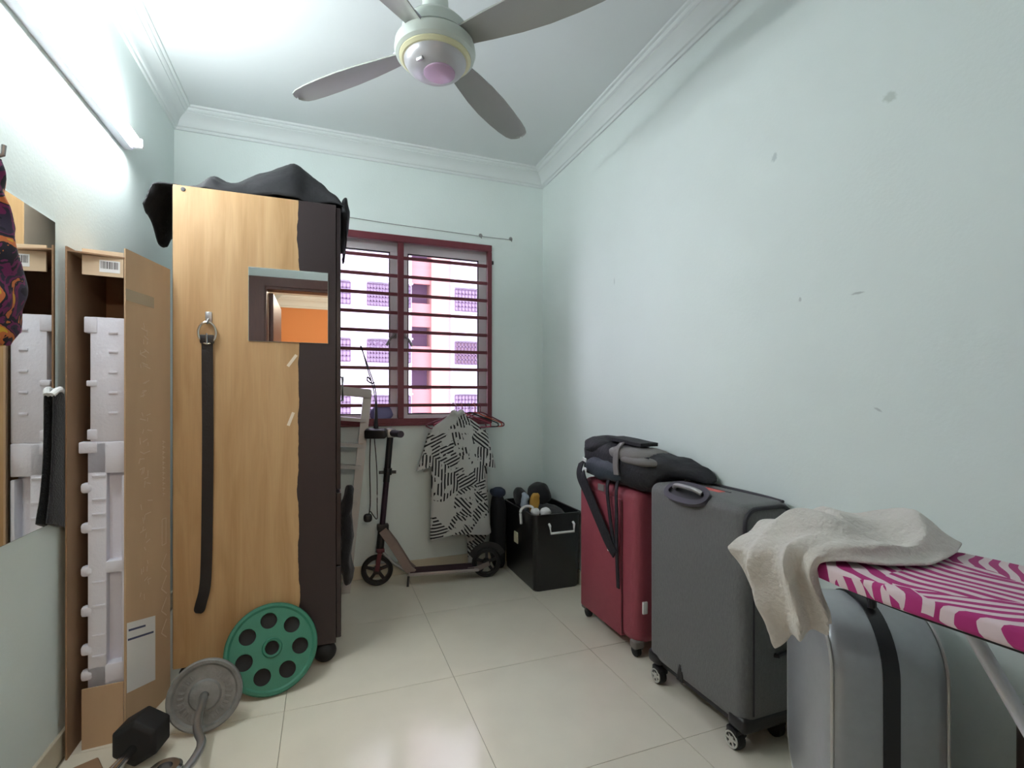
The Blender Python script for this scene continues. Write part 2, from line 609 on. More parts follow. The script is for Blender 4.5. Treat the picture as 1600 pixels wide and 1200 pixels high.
# curtain wire over the window
cw = thing('curtain_wire', 'thin steel curtain wire stretched between hooks above the window', 'wire', (.1, YB, 2.3))
bm = B(); tube(bm, [(-.16, YB - .02, 2.318), (.4, YB - .021, 2.296), (1.02, YB - .02, 2.285), (1.245, YB - .014, 2.287)], .0022, 6); obj('wire', bm, M['steel'], cw)
for x, z in ((-.16, 2.318), (1.02, 2.285), (1.245, 2.287)):
    bm = B(); tube(bm, [(x, YB + .001, z + .012), (x, YB - .018, z + .010), (x, YB - .026, z - .002), (x, YB - .018, z - .012), (x, YB - .010, z - .004)], .003, 6)
    lathe(bm, [(0, .004), (.012, .003), (.014, 0), (0, 0)], 12, TR(x, YB, z + .012) @ RX(PI / 2)); obj('screw_hook', bm, M['steel'], cw)

# ------------------------------------------------------------------ building outside
FY = 26.0
bwhite = mat('white_facade_paint', rgb(182, 176, 190), 0.8)  # lavender tint paints the purple flare haze into the white
bpink = mat('pink_facade_paint', rgb(168, 112, 112), 0.8)
bpink2 = mat('lit_pink_facade_paint', rgb(176, 130, 124), 0.8)  # lighter copy of the pink: the lit wall face, painted into the colour
bdark = mat('shaded_recess_lavender_grey', rgb(104, 80, 104), 0.9)  # shadow inside the open landings painted as a dark colour
bgrille = mat('grey_mauve_window_grille', rgb(92, 72, 96), 0.7)
bpane = mat('facade_window_pane', rgb(140, 124, 150), 0.25)
bcurt = mat('facade_window_pane_dark', rgb(96, 70, 84), 0.4)
apt = thing('apartment_building', 'tall white and pink apartment block seen through the barred window', 'building', (4, FY, -16))
def fpart(nm, a, m, par=apt):
    bm = B(); box(bm, *a); return obj(nm, bm, m, par, smooth=0)
fpart('facade_wall', (-14, 4.24, FY, FY + 4, -16, 17), bwhite)
fpart('facade_wall', (6.36, 22, FY, FY + 4, -16, 17), bwhite)
fpart('pink_bay', (5.34, 6.36, FY + .25, FY + 4, -16, 17), bpink2)
fz = 2.85
for k in range(-5, 6):
    z = 4.4 + fz * k * .845
for k in range(-7, 7):                                     # stair bay: pink parapets between open landings
    z0 = 3.87 + 2.3 * k
    fpart('parapet', (4.24, 5.34, FY + .6, FY + .75, z0 + 1.05, z0 + 2.3), bpink)
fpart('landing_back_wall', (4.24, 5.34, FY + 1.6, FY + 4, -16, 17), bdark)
def fwin(x0, x1, z0, z1, nx, nz, dark=False, fancy=False):
    w = fpart('window', (x0, x1, FY - .03, FY + .02, z0, z1), bcurt if dark else bpane)
    gb = B()
    for i in range(nx + 1):
        x = x0 + (x1 - x0) * i / nx; box(gb, x - .03, x + .03, FY - .10, FY - .06, z0, z1)
    for i in range(nz + 1):
        z = z0 + (z1 - z0) * i / nz; box(gb, x0, x1, FY - .10, FY - .06, z - .03, z + .03)
    if fancy:
        zt = z0 + (z1 - z0) * .72
        for i in range(3):
            xa, xb = x0 + (x1 - x0) * i / 3, x0 + (x1 - x0) * (i + 1) / 3
            tube(gb, [(xa, FY - .09, zt), (xb, FY - .09, z1)], .02, 5); tube(gb, [(xb, FY - .09, zt), (xa, FY - .09, z1)], .02, 5)
    obj('grille', gb, bgrille, w, smooth=0)
    fpart('window_ledge', (x0 - .12, x1 + .12, FY - .22, FY, z1 + .08, z1 + .16), bwhite, w)
    fpart('window_ledge', (x0 - .08, x1 + .08, FY - .16, FY, z0 - .12, z0 - .05), bwhite, w)
for k in range(-3, 4):
    z = 2.94 + fz * k
    fwin(.66, 1.19, z, z + 1.08, 3, 4)
    fwin(2.02, 3.06, z, z + 1.1, 7, 5, fancy=(k % 2 == 0))
    fwin(3.92, 4.16, z, z + 1.1, 2, 5)
    fwin(6.55, 7.85, z, z + 1.15, 7, 5, dark=(k == 0))
    fwin(-2.2, -.9, z, z + 1.1, 7, 5)
    fwin(9.4, 10.6, z, z + 1.1, 6, 5)
bm = B(); box(bm, -40, 60, YB + 1.0, 60, -16.3, -16)
ST(obj('ground_outside', bm, mat('outside_paving', rgb(170, 168, 165), 0.9, var=0.1), smooth=0))

# ------------------------------------------------------------------ ceiling fan
FX, FYc, FZ = .374, 1.772, 2.44
fan = thing('ceiling_fan', 'four-bladed ceiling fan with pale round motor housing', 'fan', (FX, FYc, ZC))
fsil = mat('fan_pale_silver', rgb(196, 205, 198), 0.35, metal=0.15)
fcream = mat('fan_cream_band', rgb(216, 214, 178), 0.4)
fcap = mat('fan_bottom_cap', rgb(186, 186, 190), 0.3, metal=0.2)
flens = mat('fan_pink_lens', rgb(196, 168, 196), 0.22)
fblade = mat('fan_taupe_blade', rgb(156, 158, 153), 0.42, metal=0.1)
fbr = mat('fan_lavender_bracket', rgb(176, 176, 190), 0.4, metal=0.2)
F0 = TR(FX, FYc, FZ)
bm = B(); lathe(bm, [(0, .36), (.075, .36), (.078, .33), (.06, .29), (.03, .275), (0, .275)], 32, F0); obj('ceiling_canopy', bm, fsil, fan)
bm = B(); lathe(bm, [(0, .30), (.044, .30), (.048, .07), (0, .07)], 28, F0); obj('downrod_cover', bm, fsil, fan)
bm = B(); lathe(bm, [(0, .085), (.06, .085), (.098, .072), (.118, .05), (.122, .012), (.10, .004), (0, .004)], 48, F0); obj('motor_top', bm, fsil, fan)
bm = B(); lathe(bm, [(0, .004), (.128, .002), (.142, -.008), (.145, -.03), (.140, -.045), (.130, -.052), (0, -.052)], 48, F0); obj('motor_housing', bm, fsil, fan)
bm = B(); lathe(bm, [(0, -.045), (.128, -.045), (.128, -.056), (.118, -.063), (0, -.063)], 48, F0); obj('cream_band', bm, fcream, fan)
bm = B(); lathe(bm, [(0, -.058), (.112, -.058), (.110, -.070), (.098, -.088), (.078, -.102), (.050, -.108), (0, -.108)], 48, F0)
cap = obj('bottom_cap', bm, fcap, fan)
bm = B(); lathe(bm, [(.056, -.104), (.056, -.110), (.050, -.112), (0, -.113)], 40, F0 @ TR(.012, -.012, 0)); obj('lens', bm, flens, cap)
bm = B(); box(bm, -.02, .02, -.014, .014, -.006, .006, .003, 2, M=TR(FX - .055, FYc - .045, FZ - .093) @ RZ(.7) @ RY(-.4)); obj('receiver_window', bm, M['steel'], cap)
# one blade mesh, four copies
def blade_mesh():
    top = []
    st = [(.115, -.036, .036), (.15, -.040, .040), (.22, -.050, .050), (.32, -.060, .062), (.42, -.064, .068), (.52, -.062, .066),
          (.60, -.058, .060), (.66, -.052, .051), (.69, -.044, .038), (.705, -.028, .018), (.71, -.010, .000)]
    bm = B()
    rows_t, rows_b = [], []
    for (r, a, b) in st:
        tw = -math.radians(16 - 8 * (r - .115) / .6)
        rt, rb = [], []
        for k in range(7):
            w = a + (b - a) * k / 6
            cam_ = .006 * (1 - ((k - 3) / 3) ** 2)
            z = w * math.sin(tw) + cam_
            y = w * math.cos(tw)
            rt.append((r, y, z + .003)); rb.append((r, y, z - .003))
        rows_t.append(rt); rows_b.append(rb)
    grid(bm, rows_t); grid(bm, rows_b)
    bm.verts.ensure_lookup_table()
    n = 7 * len(st)
    V = list(bm.verts)
    T0, B0 = V[:n], V[n:]
    m = len(st)
    for i in range(m - 1):
        for k in (0, 6):
            bm.faces.new([T0[i * 7 + k], T0[(i + 1) * 7 + k], B0[(i + 1) * 7 + k], B0[i * 7 + k]])
    for k in range(6):
        for i in (0, m - 1):
            bm.faces.new([T0[i * 7 + k], T0[i * 7 + k + 1], B0[i * 7 + k + 1], B0[i * 7 + k]])
    return bm
proto = obj('blade', blade_mesh(), fblade, fan, local=True)
bm = B(); box(bm, .085, .165, -.034, .034, .006, .012, .002, 2, M=RX(-math.radians(14)))
pbr = obj('blade_bracket', bm, fbr, proto, local=True)
for k in range(4):
    o = proto if k == 0 else copy_tree(proto, fan)
    o.parent = fan
    o.location = (0, 0, FZ - ZC - .002)
    o.rotation_euler = (0, 0, math.radians(43 + 90 * k))

# ------------------------------------------------------------------ fluorescent tube
tl = thing('tube_light', 'white fluorescent batten light glowing high on the wall', 'light', (XL, 1.95, 2.25))
y0, y1 = 1.34, 2.565
bm = B(); box(bm, XL - .001, XL + .036, y0, y1, 2.225, 2.272, .006, 2); obj('batten', bm, mat('batten_white', rgb(222, 222, 232), .5), tl)
bm = B(); tube(bm, [(XL + .058, y0 + .03, 2.252), (XL + .058, y1 - .03, 2.252)], .0135, 14)
obj('tube', bm, emit('fluorescent_glow', (.93, .98, 1.0, 1), TUBE_STRENGTH), tl)
for y in (y0 + .015, y1 - .015):
    bm = B(); box(bm, XL + .03, XL + .075, y - .012, y + .012, 2.232, 2.272, .006, 2); obj('lamp_holder', bm, M['white'], tl)

# ------------------------------------------------------------------ wardrobe
def ply_material():
    m = bpy.data.materials.new('plywood_with_brown_paint_edge')
    m.use_nodes = True
    nt = m.node_tree; N, L = nt.nodes, nt.links
    b = N['Principled BSDF']
    tc = N.new('ShaderNodeTexCoord')
    mp = N.new('ShaderNodeMapping'); mp.inputs['Scale'].default_value = (9, 9, .9)
    L.new(tc.outputs['Object'], mp.inputs['Vector'])
    n1 = N.new('ShaderNodeTexNoise'); n1.inputs['Scale'].default_value = 2.2; n1.inputs['Detail'].default_value = 6; n1.inputs['Distortion'].default_value = .8
    L.new(mp.outputs[0], n1.inputs['Vector'])
    r = N.new('ShaderNodeValToRGB')
    r.color_ramp.elements[0].position = .3; r.color_ramp.elements[0].color = rgb(170, 133, 88)
    r.color_ramp.elements[1].position = .7; r.color_ramp.elements[1].color = rgb(190, 156, 112)
    L.new(n1.outputs['Fac'], r.inputs['Fac'])
    n3 = N.new('ShaderNodeTexNoise'); n3.inputs['Scale'].default_value = 90; n3.inputs['Detail'].default_value = 2
    mp3 = N.new('ShaderNodeMapping'); mp3.inputs['Scale'].default_value = (3, 3, .06)
    L.new(tc.outputs['Object'], mp3.inputs['Vector']); L.new(mp3.outputs[0], n3.inputs['Vector'])
    mr = N.new('ShaderNodeMapRange'); mr.inputs['To Min'].default_value = .88; mr.inputs['To Max'].default_value = 1.1
    L.new(n3.outputs['Fac'], mr.inputs['Value'])
    hs = N.new('ShaderNodeHueSaturation'); L.new(r.outputs['Color'], hs.inputs['Color']); L.new(mr.outputs[0], hs.inputs['Value'])
    # brushed-on brown paint towards the front edge, uneven border
    sx = N.new('ShaderNodeSeparateXYZ'); L.new(tc.outputs['Object'], sx.inputs[0])
    mp2 = N.new('ShaderNodeMapping'); mp2.inputs['Scale'].default_value = (0, 0, 3.0)
    L.new(tc.outputs['Object'], mp2.inputs['Vector'])
    n2 = N.new('ShaderNodeTexNoise'); n2.inputs['Scale'].default_value = 1.5; n2.inputs['Detail'].default_value = 5
    L.new(mp2.outputs[0], n2.inputs['Vector'])
    ad = N.new('ShaderNodeMath'); ad.operation = 'MULTIPLY_ADD'; ad.inputs[1].default_value = .05
    L.new(n2.outputs['Fac'], ad.inputs[0]); L.new(sx.outputs['X'], ad.inputs[2])
    gt = N.new('ShaderNodeMath'); gt.operation = 'GREATER_THAN'; gt.inputs[1].default_value = WSTR
    L.new(ad.outputs[0], gt.inputs[0])
    mx = N.new('ShaderNodeMix'); mx.data_type = 'RGBA'
    L.new(gt.outputs[0], mx.inputs[0]); L.new(hs.outputs['Color'], mx.inputs[6]); mx.inputs[7].default_value = rgb(40, 28, 29)
    L.new(mx.outputs[2], b.inputs['Base Color'])
    b.inputs['Roughness'].default_value = .5
    return m
WA0, WA1, WY0, WY1, WH = -.564, .047, 2.32, 3.09, 2.015
WSTR = -.105 + .025 - (WA0 + WA1) / 2            # thing origin sits at the wardrobe's centre
brown = mat('dark_brown_laminate', rgb(34, 24, 25), .4, var=.1, vscale=6, stretch=(4, 4, .6))
raw = mat('raw_hardboard_back', rgb(122, 110, 96), .8, var=.05)
wr = thing('wardrobe', 'tall plywood-sided wardrobe with dark brown front edge and doors', 'wardrobe', ((WA0 + WA1) / 2, (WY0 + WY1) / 2, 0))
bm = B(); box(bm, WA0 + .004, WA1, WY0 + .012, WY1, .085, WH - .004, .002, 1); obj('body', bm, brown, wr, smooth=0)
bm = B(); box(bm, WA0, WA1, WY0, WY0 + .012, .085, WH, .0015, 1); obj('side_panel', bm, ply_material(), wr, smooth=0)
bm = B(); box(bm, WA0 - .002, WA0 + .004, WY0 + .003, WY1 - .003, .09, WH - .006); obj('back_panel', bm, raw, wr, label='raw grey-brown hardboard back', smooth=0)
for (y0, y1) in ((WY0 + .004, 2.70), (2.705, WY1 - .002)):
    bm = B(); box(bm, WA1, WA1 + .02, y0, y1, .76, WH - .01, .003, 1); d = obj('door', bm, brown, wr, smooth=0)
    bm = B(); yy = y1 - .04 if y0 < 2.6 else y0 + .04
    tube(bm, [(WA1 + .02, yy, 1.15), (WA1 + .04, yy, 1.15), (WA1 + .04, yy, 1.27), (WA1 + .02, yy, 1.27)], .006); obj('handle', bm, M['steel'], d)
for z0, z1 in ((.105, .42), (.425, .745)):
    bm = B(); box(bm, WA1, WA1 + .022, WY0 + .004, WY1 - .002, z0, z1, .003, 1); d = obj('drawer', bm, brown, wr, smooth=0)
    bm = B(); lathe(bm, [(0, .032), (.014, .030), (.016, .022), (.007, .012), (.007, 0), (0, 0)], 14, TR(WA1 + .022, 2.7, (z0 + z1) / 2) @ RY(PI / 2)); obj('knob', bm, M['steel'], d)
for x in (WA0 + .06, WA1 - .045):
    for y in (WY0 + .03, WY1 - .06):
        bm = B(); blob(bm, (x, y, .044), (.048, .048, .044), (1, 1), nu=20, nv=12); obj('foot', bm, M['rubber'], wr)
bm = B(); lathe(bm, [(0, .004), (.008, .003), (.009, 0), (0, 0)], 10, TR(WA0 + .035, WY0, WH - .015) @ RX(PI / 2)); obj('nail_head', bm, M['black'], wr)
tape = mat('translucent_tape_scrap', rgb(226, 214, 196), .3)
for (x, z, a) in ((-.130, 1.325, .6), (-.135, 1.075, .35)):
    bm = B(); box(bm, -.006, .006, -.0012, .0002, -.03, .03, M=TR(x, WY0, z) @ RY(a)); obj('tape_scrap', bm, tape, wr, smooth=0)

# dark cloth hanging from the wardrobe front
hb = B(); blob(hb, (WA1 + .056, 2.50, .50), (.026, .055, .24), (.6, .8), .02, 9, 20, 24, seed=3)
for v in hb.verts: v.co.x = max(v.co.x, WA1 + .0215)
obj('dark_cloth_bag', hb, M['blackcloth'], label='dark cloth bag hanging on the wardrobe drawers by the ladder', cat='bag', origin=(WA1 + .056, 2.5, .27))

# black garment bag slumped on top of the wardrobe
def bag_on_top():
    prof = [(-.672, 1.885), (-.652, 1.95), (-.605, 2.03), (-.54, 2.045), (-.49, 2.075), (-.44, 2.128), (-.37, 2.125), (-.30, 2.150),
            (-.22, 2.20), (-.13, 2.262), (-.07, 2.225), (0.0, 2.155), (.055, 2.105), (.085, 2.02), (.098, 1.92), (.094, 1.86)]
    ctr = []
    for j, (y, f) in enumerate(((2.345, .05), (2.37, .45), (2.44, .82), (2.54, 1.0), (2.66, .95), (2.78, .7), (2.87, .3), (2.90, .04))):
        row = []
        for i, (x, z) in enumerate(prof):
            base_ = WH + .004
            zz = base_ + (z - base_) * f if z > base_ else z + (base_ - z) * (1 - min(1, f * 1.15)) * .6
            if z < base_ and (x < -.6):
                zz = z + abs(j - 2.5) * .02 - (.06 if j in (3, 4) else 0)
            xx = x
            row.append((xx, y + .012 * math.sin(i * 1.9 + j), zz))
        ctr.append(row)
    S = surf(ctr, 5, 6)
    for row in S:
        for p in row:
            nv = noise.noise(p * 9.0) * .016 + noise.noise(p * 23.0) * .007
            p.z += nv
            if p.x < -.575 and p.z > WH: p.x -= abs(nv)
            if WA0 - .012 < p.x < WA1 + .03 and p.z < WH + .006: p.z = WH + .006
            if p.x >= WA1 + .005 and p.z < WH + .006: p.x = max(p.x, WA1 + .032)
    bm = B(); grid(bm, S)
    return bm
nylon = mat('black_nylon', rgb(20, 20, 24), .85, bump=.3, bscale=40, var=.1)
gb = thing('garment_bag', 'black fabric bag slumped over the top of the wardrobe', 'bag', (-.25, 2.6, WH))
o = obj('bag_body', bag_on_top(), nylon, gb, smooth=60)
thicken(o, .006, offset=1.0)
bm = B(); blob(bm, (.082, 2.44, 1.965), (.022, .085, .125), (.8, .8), .014, 9, 28, 22, seed=5, M=RX(.2))
for v in bm.verts: v.co.x = max(v.co.x, WA1 + .024)
obj('hanging_end', bm, nylon, gb, smooth=60)

# small frameless mirror on the wardrobe side
sm = thing('small_mirror', 'small square frameless mirror stuck on the wardrobe side', 'mirror', (-.14, WY0, 1.40))
bm = B(); box(bm, -.297, .015, WY0 - .004, WY0, 1.402, 1.712, .001, 1); obj('mirror_plate', bm, mat('mirror_edge', rgb(150, 160, 155), .2), sm, smooth=0)
bm = B(); box(bm, -.295, .013, WY0 - .0048, WY0 - .004, 1.404, 1.710); obj('mirror_face', bm, M['mirror'], sm, smooth=0)

# hook and belt
hk = thing('adhesive_hook', 'small grey metal hook fixed on the plywood panel', 'hook', (-.44, WY0, 1.47))
bm = B(); box(bm, -.452, -.428, WY0 - .005, WY0, 1.468, 1.515, .002, 2); obj('plate', bm, M['steel'], hk)
bm = B(); tube(bm, [(-.44, WY0 - .004, 1.485), (-.44, WY0 - .02, 1.478), (-.44, WY0 - .026, 1.466), (-.44, WY0 - .024, 1.476)], .004); obj('prong', bm, M['steel'], hk)
bl = thing('belt', 'long black leather belt hanging by its silver buckle', 'belt', (-.443, WY0, .30))
leather = mat('black_leather', rgb(24, 20, 20), .45, bump=.2, bscale=120)
pts = cr([(-.443, WY0 - .012, 1.405), (-.443, WY0 - .010, 1.30), (-.442, WY0 - .008, 1.0), (-.444, WY0 - .008, .70), (-.447, WY0 - .008, .50), (-.452, WY0 - .010, .40), (-.466, WY0 - .010, .335), (-.474, WY0 - .010, .300)], 8)
bm = B(); sweep(bm, pts, rect(.040, .004), up=(0, -1, 0), scale=[1.0] * (len(pts) - 6) + [1, .98, .95, .88, .75, .5]); obj('strap', bm, leather, bl)
oval = [(-.443 + .031 * math.cos(t) , WY0 - .016, 1.428 + .043 * math.sin(t)) for t in [2 * PI * i / 32 for i in range(32)]]
bm = B(); tube(bm, oval, .0055, 8, up=(0, -1, 0), closed=True); bk = obj('buckle', bm, mat('polished_buckle', rgb(214, 208, 196), .2, metal=.9), bl)
bm = B(); tube(bm, [(-.443, WY0 - .021, 1.386), (-.443, WY0 - .024, 1.425)], .004, 8); obj('buckle_pin', bm, M['chrome'], bk)
bm = B(); box(bm, -.468, -.418, WY0 - .022, WY0 - .009, 1.385, 1.420, .004, 2); obj('strap_fold', bm, leather, bl)

# ------------------------------------------------------------------ carton, foam, long mirror
card = mat('brown_cardboard', rgb(192, 162, 130), .85, var=.08, vscale=6, bump=.08, bscale=14, stretch=(1, 1, .3))
cardin = mat('cardboard_inside', rgb(150, 118, 90), .9, var=.1, vscale=5)
cardpale = mat('pale_printed_flap', rgb(214, 190, 160), .8)
ct = thing('tall_carton', 'tall opened brown cardboard carton standing on end by the wardrobe', 'box', (-.69, 2.22, 0))
def panel(nm, p, q, z0, z1, m, th=.005, par=ct, zq=None):
    p, q = Vector((p[0], p[1], 0)), Vector((q[0], q[1], 0))
    d = (q - p); L_ = d.length; d.normalize()
    n = Vector((d.y, -d.x, 0)) * th / 2
    bm = B()
    N_ = 6
    zz = lambda t: z1 + ((zq if zq is not None else z1) - z1) * t
    for i in range(N_):
        t0, t1 = i / N_, (i + 1) / N_
        a, b = p + d * L_ * t0, p + d * L_ * t1
        wob = lambda t: 0
        vs_ = [a - n + Vector((0, 0, z0)), a + n + Vector((0, 0, z0)), b + n + Vector((0, 0, z0)), b - n + Vector((0, 0, z0)),
               a - n + Vector((0, 0, zz(t0))), a + n + Vector((0, 0, zz(t0))), b + n + Vector((0, 0, zz(t1))), b - n + Vector((0, 0, zz(t1)))]
        add_geo(bm, vs_, [(0, 1, 2, 3), (4, 7, 6, 5), (0, 4, 5, 1), (3, 2, 6, 7), (1, 5, 6, 2), (0, 3, 7, 4)])
    bmesh.ops.remove_doubles(bm, verts=bm.verts[:], dist=1e-5)
    return obj(nm, bm, m, par, smooth=0)
CA, CB, P1, P2 = (-.778, 2.0), (-.778, 2.308), (-.637, 2.048), (-.572, 2.308)
panel('long_side', P1, P2, 0, 1.676, card, zq=1.672)
panel('wall_side', CA, CB, 0, 1.655, cardin, zq=1.665)
panel('back_side', CB, P2, 0, 1.67, cardin)
FO = Vector((-.749, 2.034, 0))
bm = B(); prism(bm, [CA, CB, P2, P1], 1.640, 1.645); obj('shading_lid', bm, cardin, ct, smooth=0)  # lid added to keep light out of the carton interior
panel('bottom_flap', (-.752, 2.040), (-.641, 2.050), 0, .20, card)
fl = panel('top_flap', (FO.x, FO.y), (-.641, 2.050), 1.575, 1.660, cardpale)
fd = Vector((-.641 + .749, .016, 0)).normalized(); fn = Vector((fd.y, -fd.x, 0))
blk = mat('printed_black_ink', rgb(70, 66, 66), .8)
def on_panel(nm, o0, d, n, u0, u1, z0, z1, m, par, th=.0006, off=.0026):
    bm = B()
    o0 = Vector(o0)
    vs_ = []
    for w in (off, off + th):
        for (u, z) in ((u0, z0), (u1, z0), (u1, z1), (u0, z1)):
            vs_.append(o0 + d * u + n * w + Vector((0, 0, z)))
    add_geo(bm, vs_, [(0, 1, 2, 3), (4, 7, 6, 5), (0, 4, 5, 1), (1, 5, 6, 2), (2, 6, 7, 3), (3, 7, 4, 0)])
    return obj(nm, bm, m, par, smooth=0)
lab = on_panel('barcode_label', FO, fd, fn, .045, .100, 1.588, 1.628, M['white'], fl)
bars = B(); u = .049; rb = random.Random(4)
while u < .095:
    w = rb.choice((.0012, .002, .003))
    vs_ = []
    for ww in (.0034, .0038):
        for (uu, z) in ((u, 1.600), (u + w, 1.600), (u + w, 1.624), (u, 1.624)):
            vs_.append(FO + fd * uu + fn * ww + Vector((0, 0, z)))
    add_geo(bars, vs_, [(0, 1, 2, 3), (4, 7, 6, 5), (0, 4, 5, 1), (1, 5, 6, 2), (2, 6, 7, 3), (3, 7, 4, 0)])
    u += w + rb.choice((.0012, .002))
obj('barcode', bars, blk, fl, smooth=0)
# print and sheet on the long side
ld = Vector((P2[0] - P1[0], P2[1] - P1[1], 0)); LL = ld.length; ld.normalize(); lnv = Vector((ld.y, -ld.x, 0))
ls = [c for c in COL.objects if c.name.startswith('long_side')][0]
pale = mat('faded_carton_print', rgb(208, 184, 156), .85)
prn = B(); rp = random.Random(11)
def stroke(u0, z0, u1, z1, w=.0035):
    a = Vector((P1[0], P1[1], 0)) + ld * u0 + Vector((0, 0, z0)); b = Vector((P1[0], P1[1], 0)) + ld * u1 + Vector((0, 0, z1))
    sweep(prn, [a + lnv * .0029, b + lnv * .0029], rect(w, .0006), up=lnv)
z = 1.44
while z > .45:                                           # blurred vertical line of characters, not legible in the photograph
    for _ in range(rp.randint(2, 4)):
        u0 = .075 + rp.random() * .05; z0 = z - rp.random() * .03
        if rp.random() < .5: stroke(u0, z0, u0 + .02 + rp.random() * .02, z0 + rp.uniform(-.012, .012))
        else: stroke(u0, z0, u0 + rp.uniform(-.008, .008), z0 - .012 - rp.random() * .012)
    z -= .048 if rp.random() < .8 else .08
z = 1.0
while z > .78:
    stroke(.215, z, .232, z - .006, .003); stroke(.223, z, .218, z - .012, .003); z -= .02
for k in range(4): stroke(.208, .52 - .085 * k, .242, .56 - .085 * k, .004); stroke(.208, .52 - .085 * k, .242, .49 - .085 * k, .004)
for (a, b) in (((.212, .60), (.212, .70)), ((.238, .60), (.238, .70)), ((.212, .70), (.238, .70)), ((.212, .60), (.238, .60))): stroke(a[0], a[1], b[0], b[1], .003)
obj('faded_print', prn, pale, ls, smooth=0, kind='stuff')
# delivery sheet stuck on askew
def sheet_piece(nm, u0, u1, v0, v1, m, par, off, th=.0006, ang=-.27, c=(.098, .265)):
    bm = B(); vs_ = []
    for w in (off, off + th):
        for (a, b) in ((u0, v0), (u1, v0), (u1, v1), (u0, v1)):
            uu = c[0] + a * 1.0; zz = c[1] + b + a * math.tan(ang)
            vs_.append(Vector((P1[0], P1[1], 0)) + ld * uu + lnv * w + Vector((0, 0, zz)))
    add_geo(bm, vs_, [(0, 1, 2, 3), (4, 7, 6, 5), (0, 4, 5, 1), (1, 5, 6, 2), (2, 6, 7, 3), (3, 7, 4, 0)])
    return obj(nm, bm, m, par, smooth=0)
sheet = sheet_piece('paper_sheet', -.092, .070, -.135, .105, M['white'], ls, .0028)
ink = mat('blue_grey_ink', rgb(72, 80, 110), .8)
for (u0, u1, vv) in ((-.084, .01, .075), (-.088, .058, .043)):
    sheet_piece('printed_line', u0, u1, vv, vv + .007, ink, sheet, .0035)
on_panel('tape_strip', (P1[0], P1[1], 0), ld, lnv, .001, .16, 1.50, 1.54, mat('packing_tape', rgb(170, 158, 138), .2), ls)

foam = mat('white_polystyrene', rgb(226, 226, 236), .85, bump=.12, bscale=90)
Fa, Fb = Vector((-.738, 2.062, 0)), Vector((-.640, 2.072, 0))
fdv = (Fb - Fa).normalized(); fnv = Vector((fdv.y, -fdv.x, 0)); FL = (Fb - Fa).length
def fbox(bm, u0, u1, z0, z1, d0, d1, bev=.004):
    MM = Matrix(((fdv.x, fnv.x, 0, Fa.x), (fdv.y, fnv.y, 0, Fa.y), (0, 0, 1, 0), (0, 0, 0, 1)))
    box(bm, u0, u1, d0, d1, z0, z1, bev, 2, M=MM)
bm = B()
fbox(bm, .0, FL, 1.018, 1.44, -.05, .0)
fbox(bm, -.016, .02, 1.385, 1.439, -.04, .003); fbox(bm, -.010, .02, 1.205, 1.225, -.03, .003); fbox(bm, -.008, .02, 1.025, 1.060, -.03, .003)
for z in (1.385, 1.32, 1.25, 1.18, 1.11): fbox(bm, .05, .075, z, z + .008, 0, .003, .001)
obj('foam_end_cap', bm, foam, label='upper white polystyrene block inside the tall carton', cat='foam', origin=(-.69, 2.09, 1.02), smooth=30)
bm = B()
fbox(bm, -.004, FL, .19, 1.018, -.07, -.035); fbox(bm, -.004, FL, .0, .24, -.07, -.006)
fbox(bm, -.006, .045, .19, 1.016, -.06, .002); fbox(bm, -.006, FL, .91, 1.018, -.06, .002); fbox(bm, -.006, FL, .19, .26, -.06, .002)
fbox(bm, .040, FL, .57, .61, -.06, .002); fbox(bm, .086, FL, .20, .9, -.06, .002)
fbox(bm, -.030, .02, .980, 1.018, -.04, .004)
for z in (.845, .71, .565, .43, .30, .215): fbox(bm, -.026, .01, z, z + .035, -.03, .004, .010)
for z in (.90, .82, .77, .72, .54, .46, .36, .29): fbox(bm, .006, .042, z, z + .007, 0, .005, .001)
obj('foam_end_cap', bm, foam, label='lower white polystyrene block with long slots inside the tall carton', cat='foam', origin=(-.69, 2.09, 0), smooth=30)

lm = thing('wall_mirror', 'frameless mirror on the wall reflecting the tall carton', 'mirror', (XL, 1.75, .775))
bm = B(); box(bm, XL - .001, XL + .005, 1.50, 1.976, .775, 1.722, .001, 1); obj('mirror_plate', bm, bpy.data.materials['mirror_edge'], lm, smooth=0)
bm = B(); box(bm, XL + .005, XL + .0058, 1.502, 1.974, .777, 1.720); obj('mirror_face', bm, M['mirror'], lm, smooth=0)

# black cloth hanging at the mirror's edge
ctrl = []
for (z, ya, yb, xo) in ((1.186, 1.950, 1.985, .012), (1.175, 1.938, 1.998, .018), (1.10, 1.935, 2.002, .018), (.98, 1.928, 2.004, .017), (.87, 1.912, 2.004, .018), (.80, 1.898, 2.000, .02), (.77, 1.890, 1.998, .02)):
    row = []
    for k in range(13):
        a = 2 * PI * k / 12
        row.append((XL + .007 + xo * (.55 + .45 * math.sin(a)), (ya + yb) / 2 + (yb - ya) / 2 * math.cos(a), z - .02 * (math.cos(a)) * (1 if z < .85 else 0)))
    ctrl.append(row)
S = surf(ctrl, 2, 5)
bm = B(); R = grid(bm, S); bm.faces.new(R[0][:-1]); bm.faces.new(R[-1][:-1])
hc = thing('hanging_black_cloth', 'narrow black cloth with white top hem hanging over the mirror edge', 'cloth', (XL + .02, 1.95, .77))
obj('cloth', bm, M['blackcloth'], hc)
bm = B(); tube(bm, [(XL + .012, 1.938, 1.176), (XL + .018, 1.952, 1.190), (XL + .02, 1.968, 1.194), (XL + .018, 1.980, 1.190), (XL + .012, 1.989, 1.176)], .009, 8); obj('white_hem', bm, M['white'], hc)

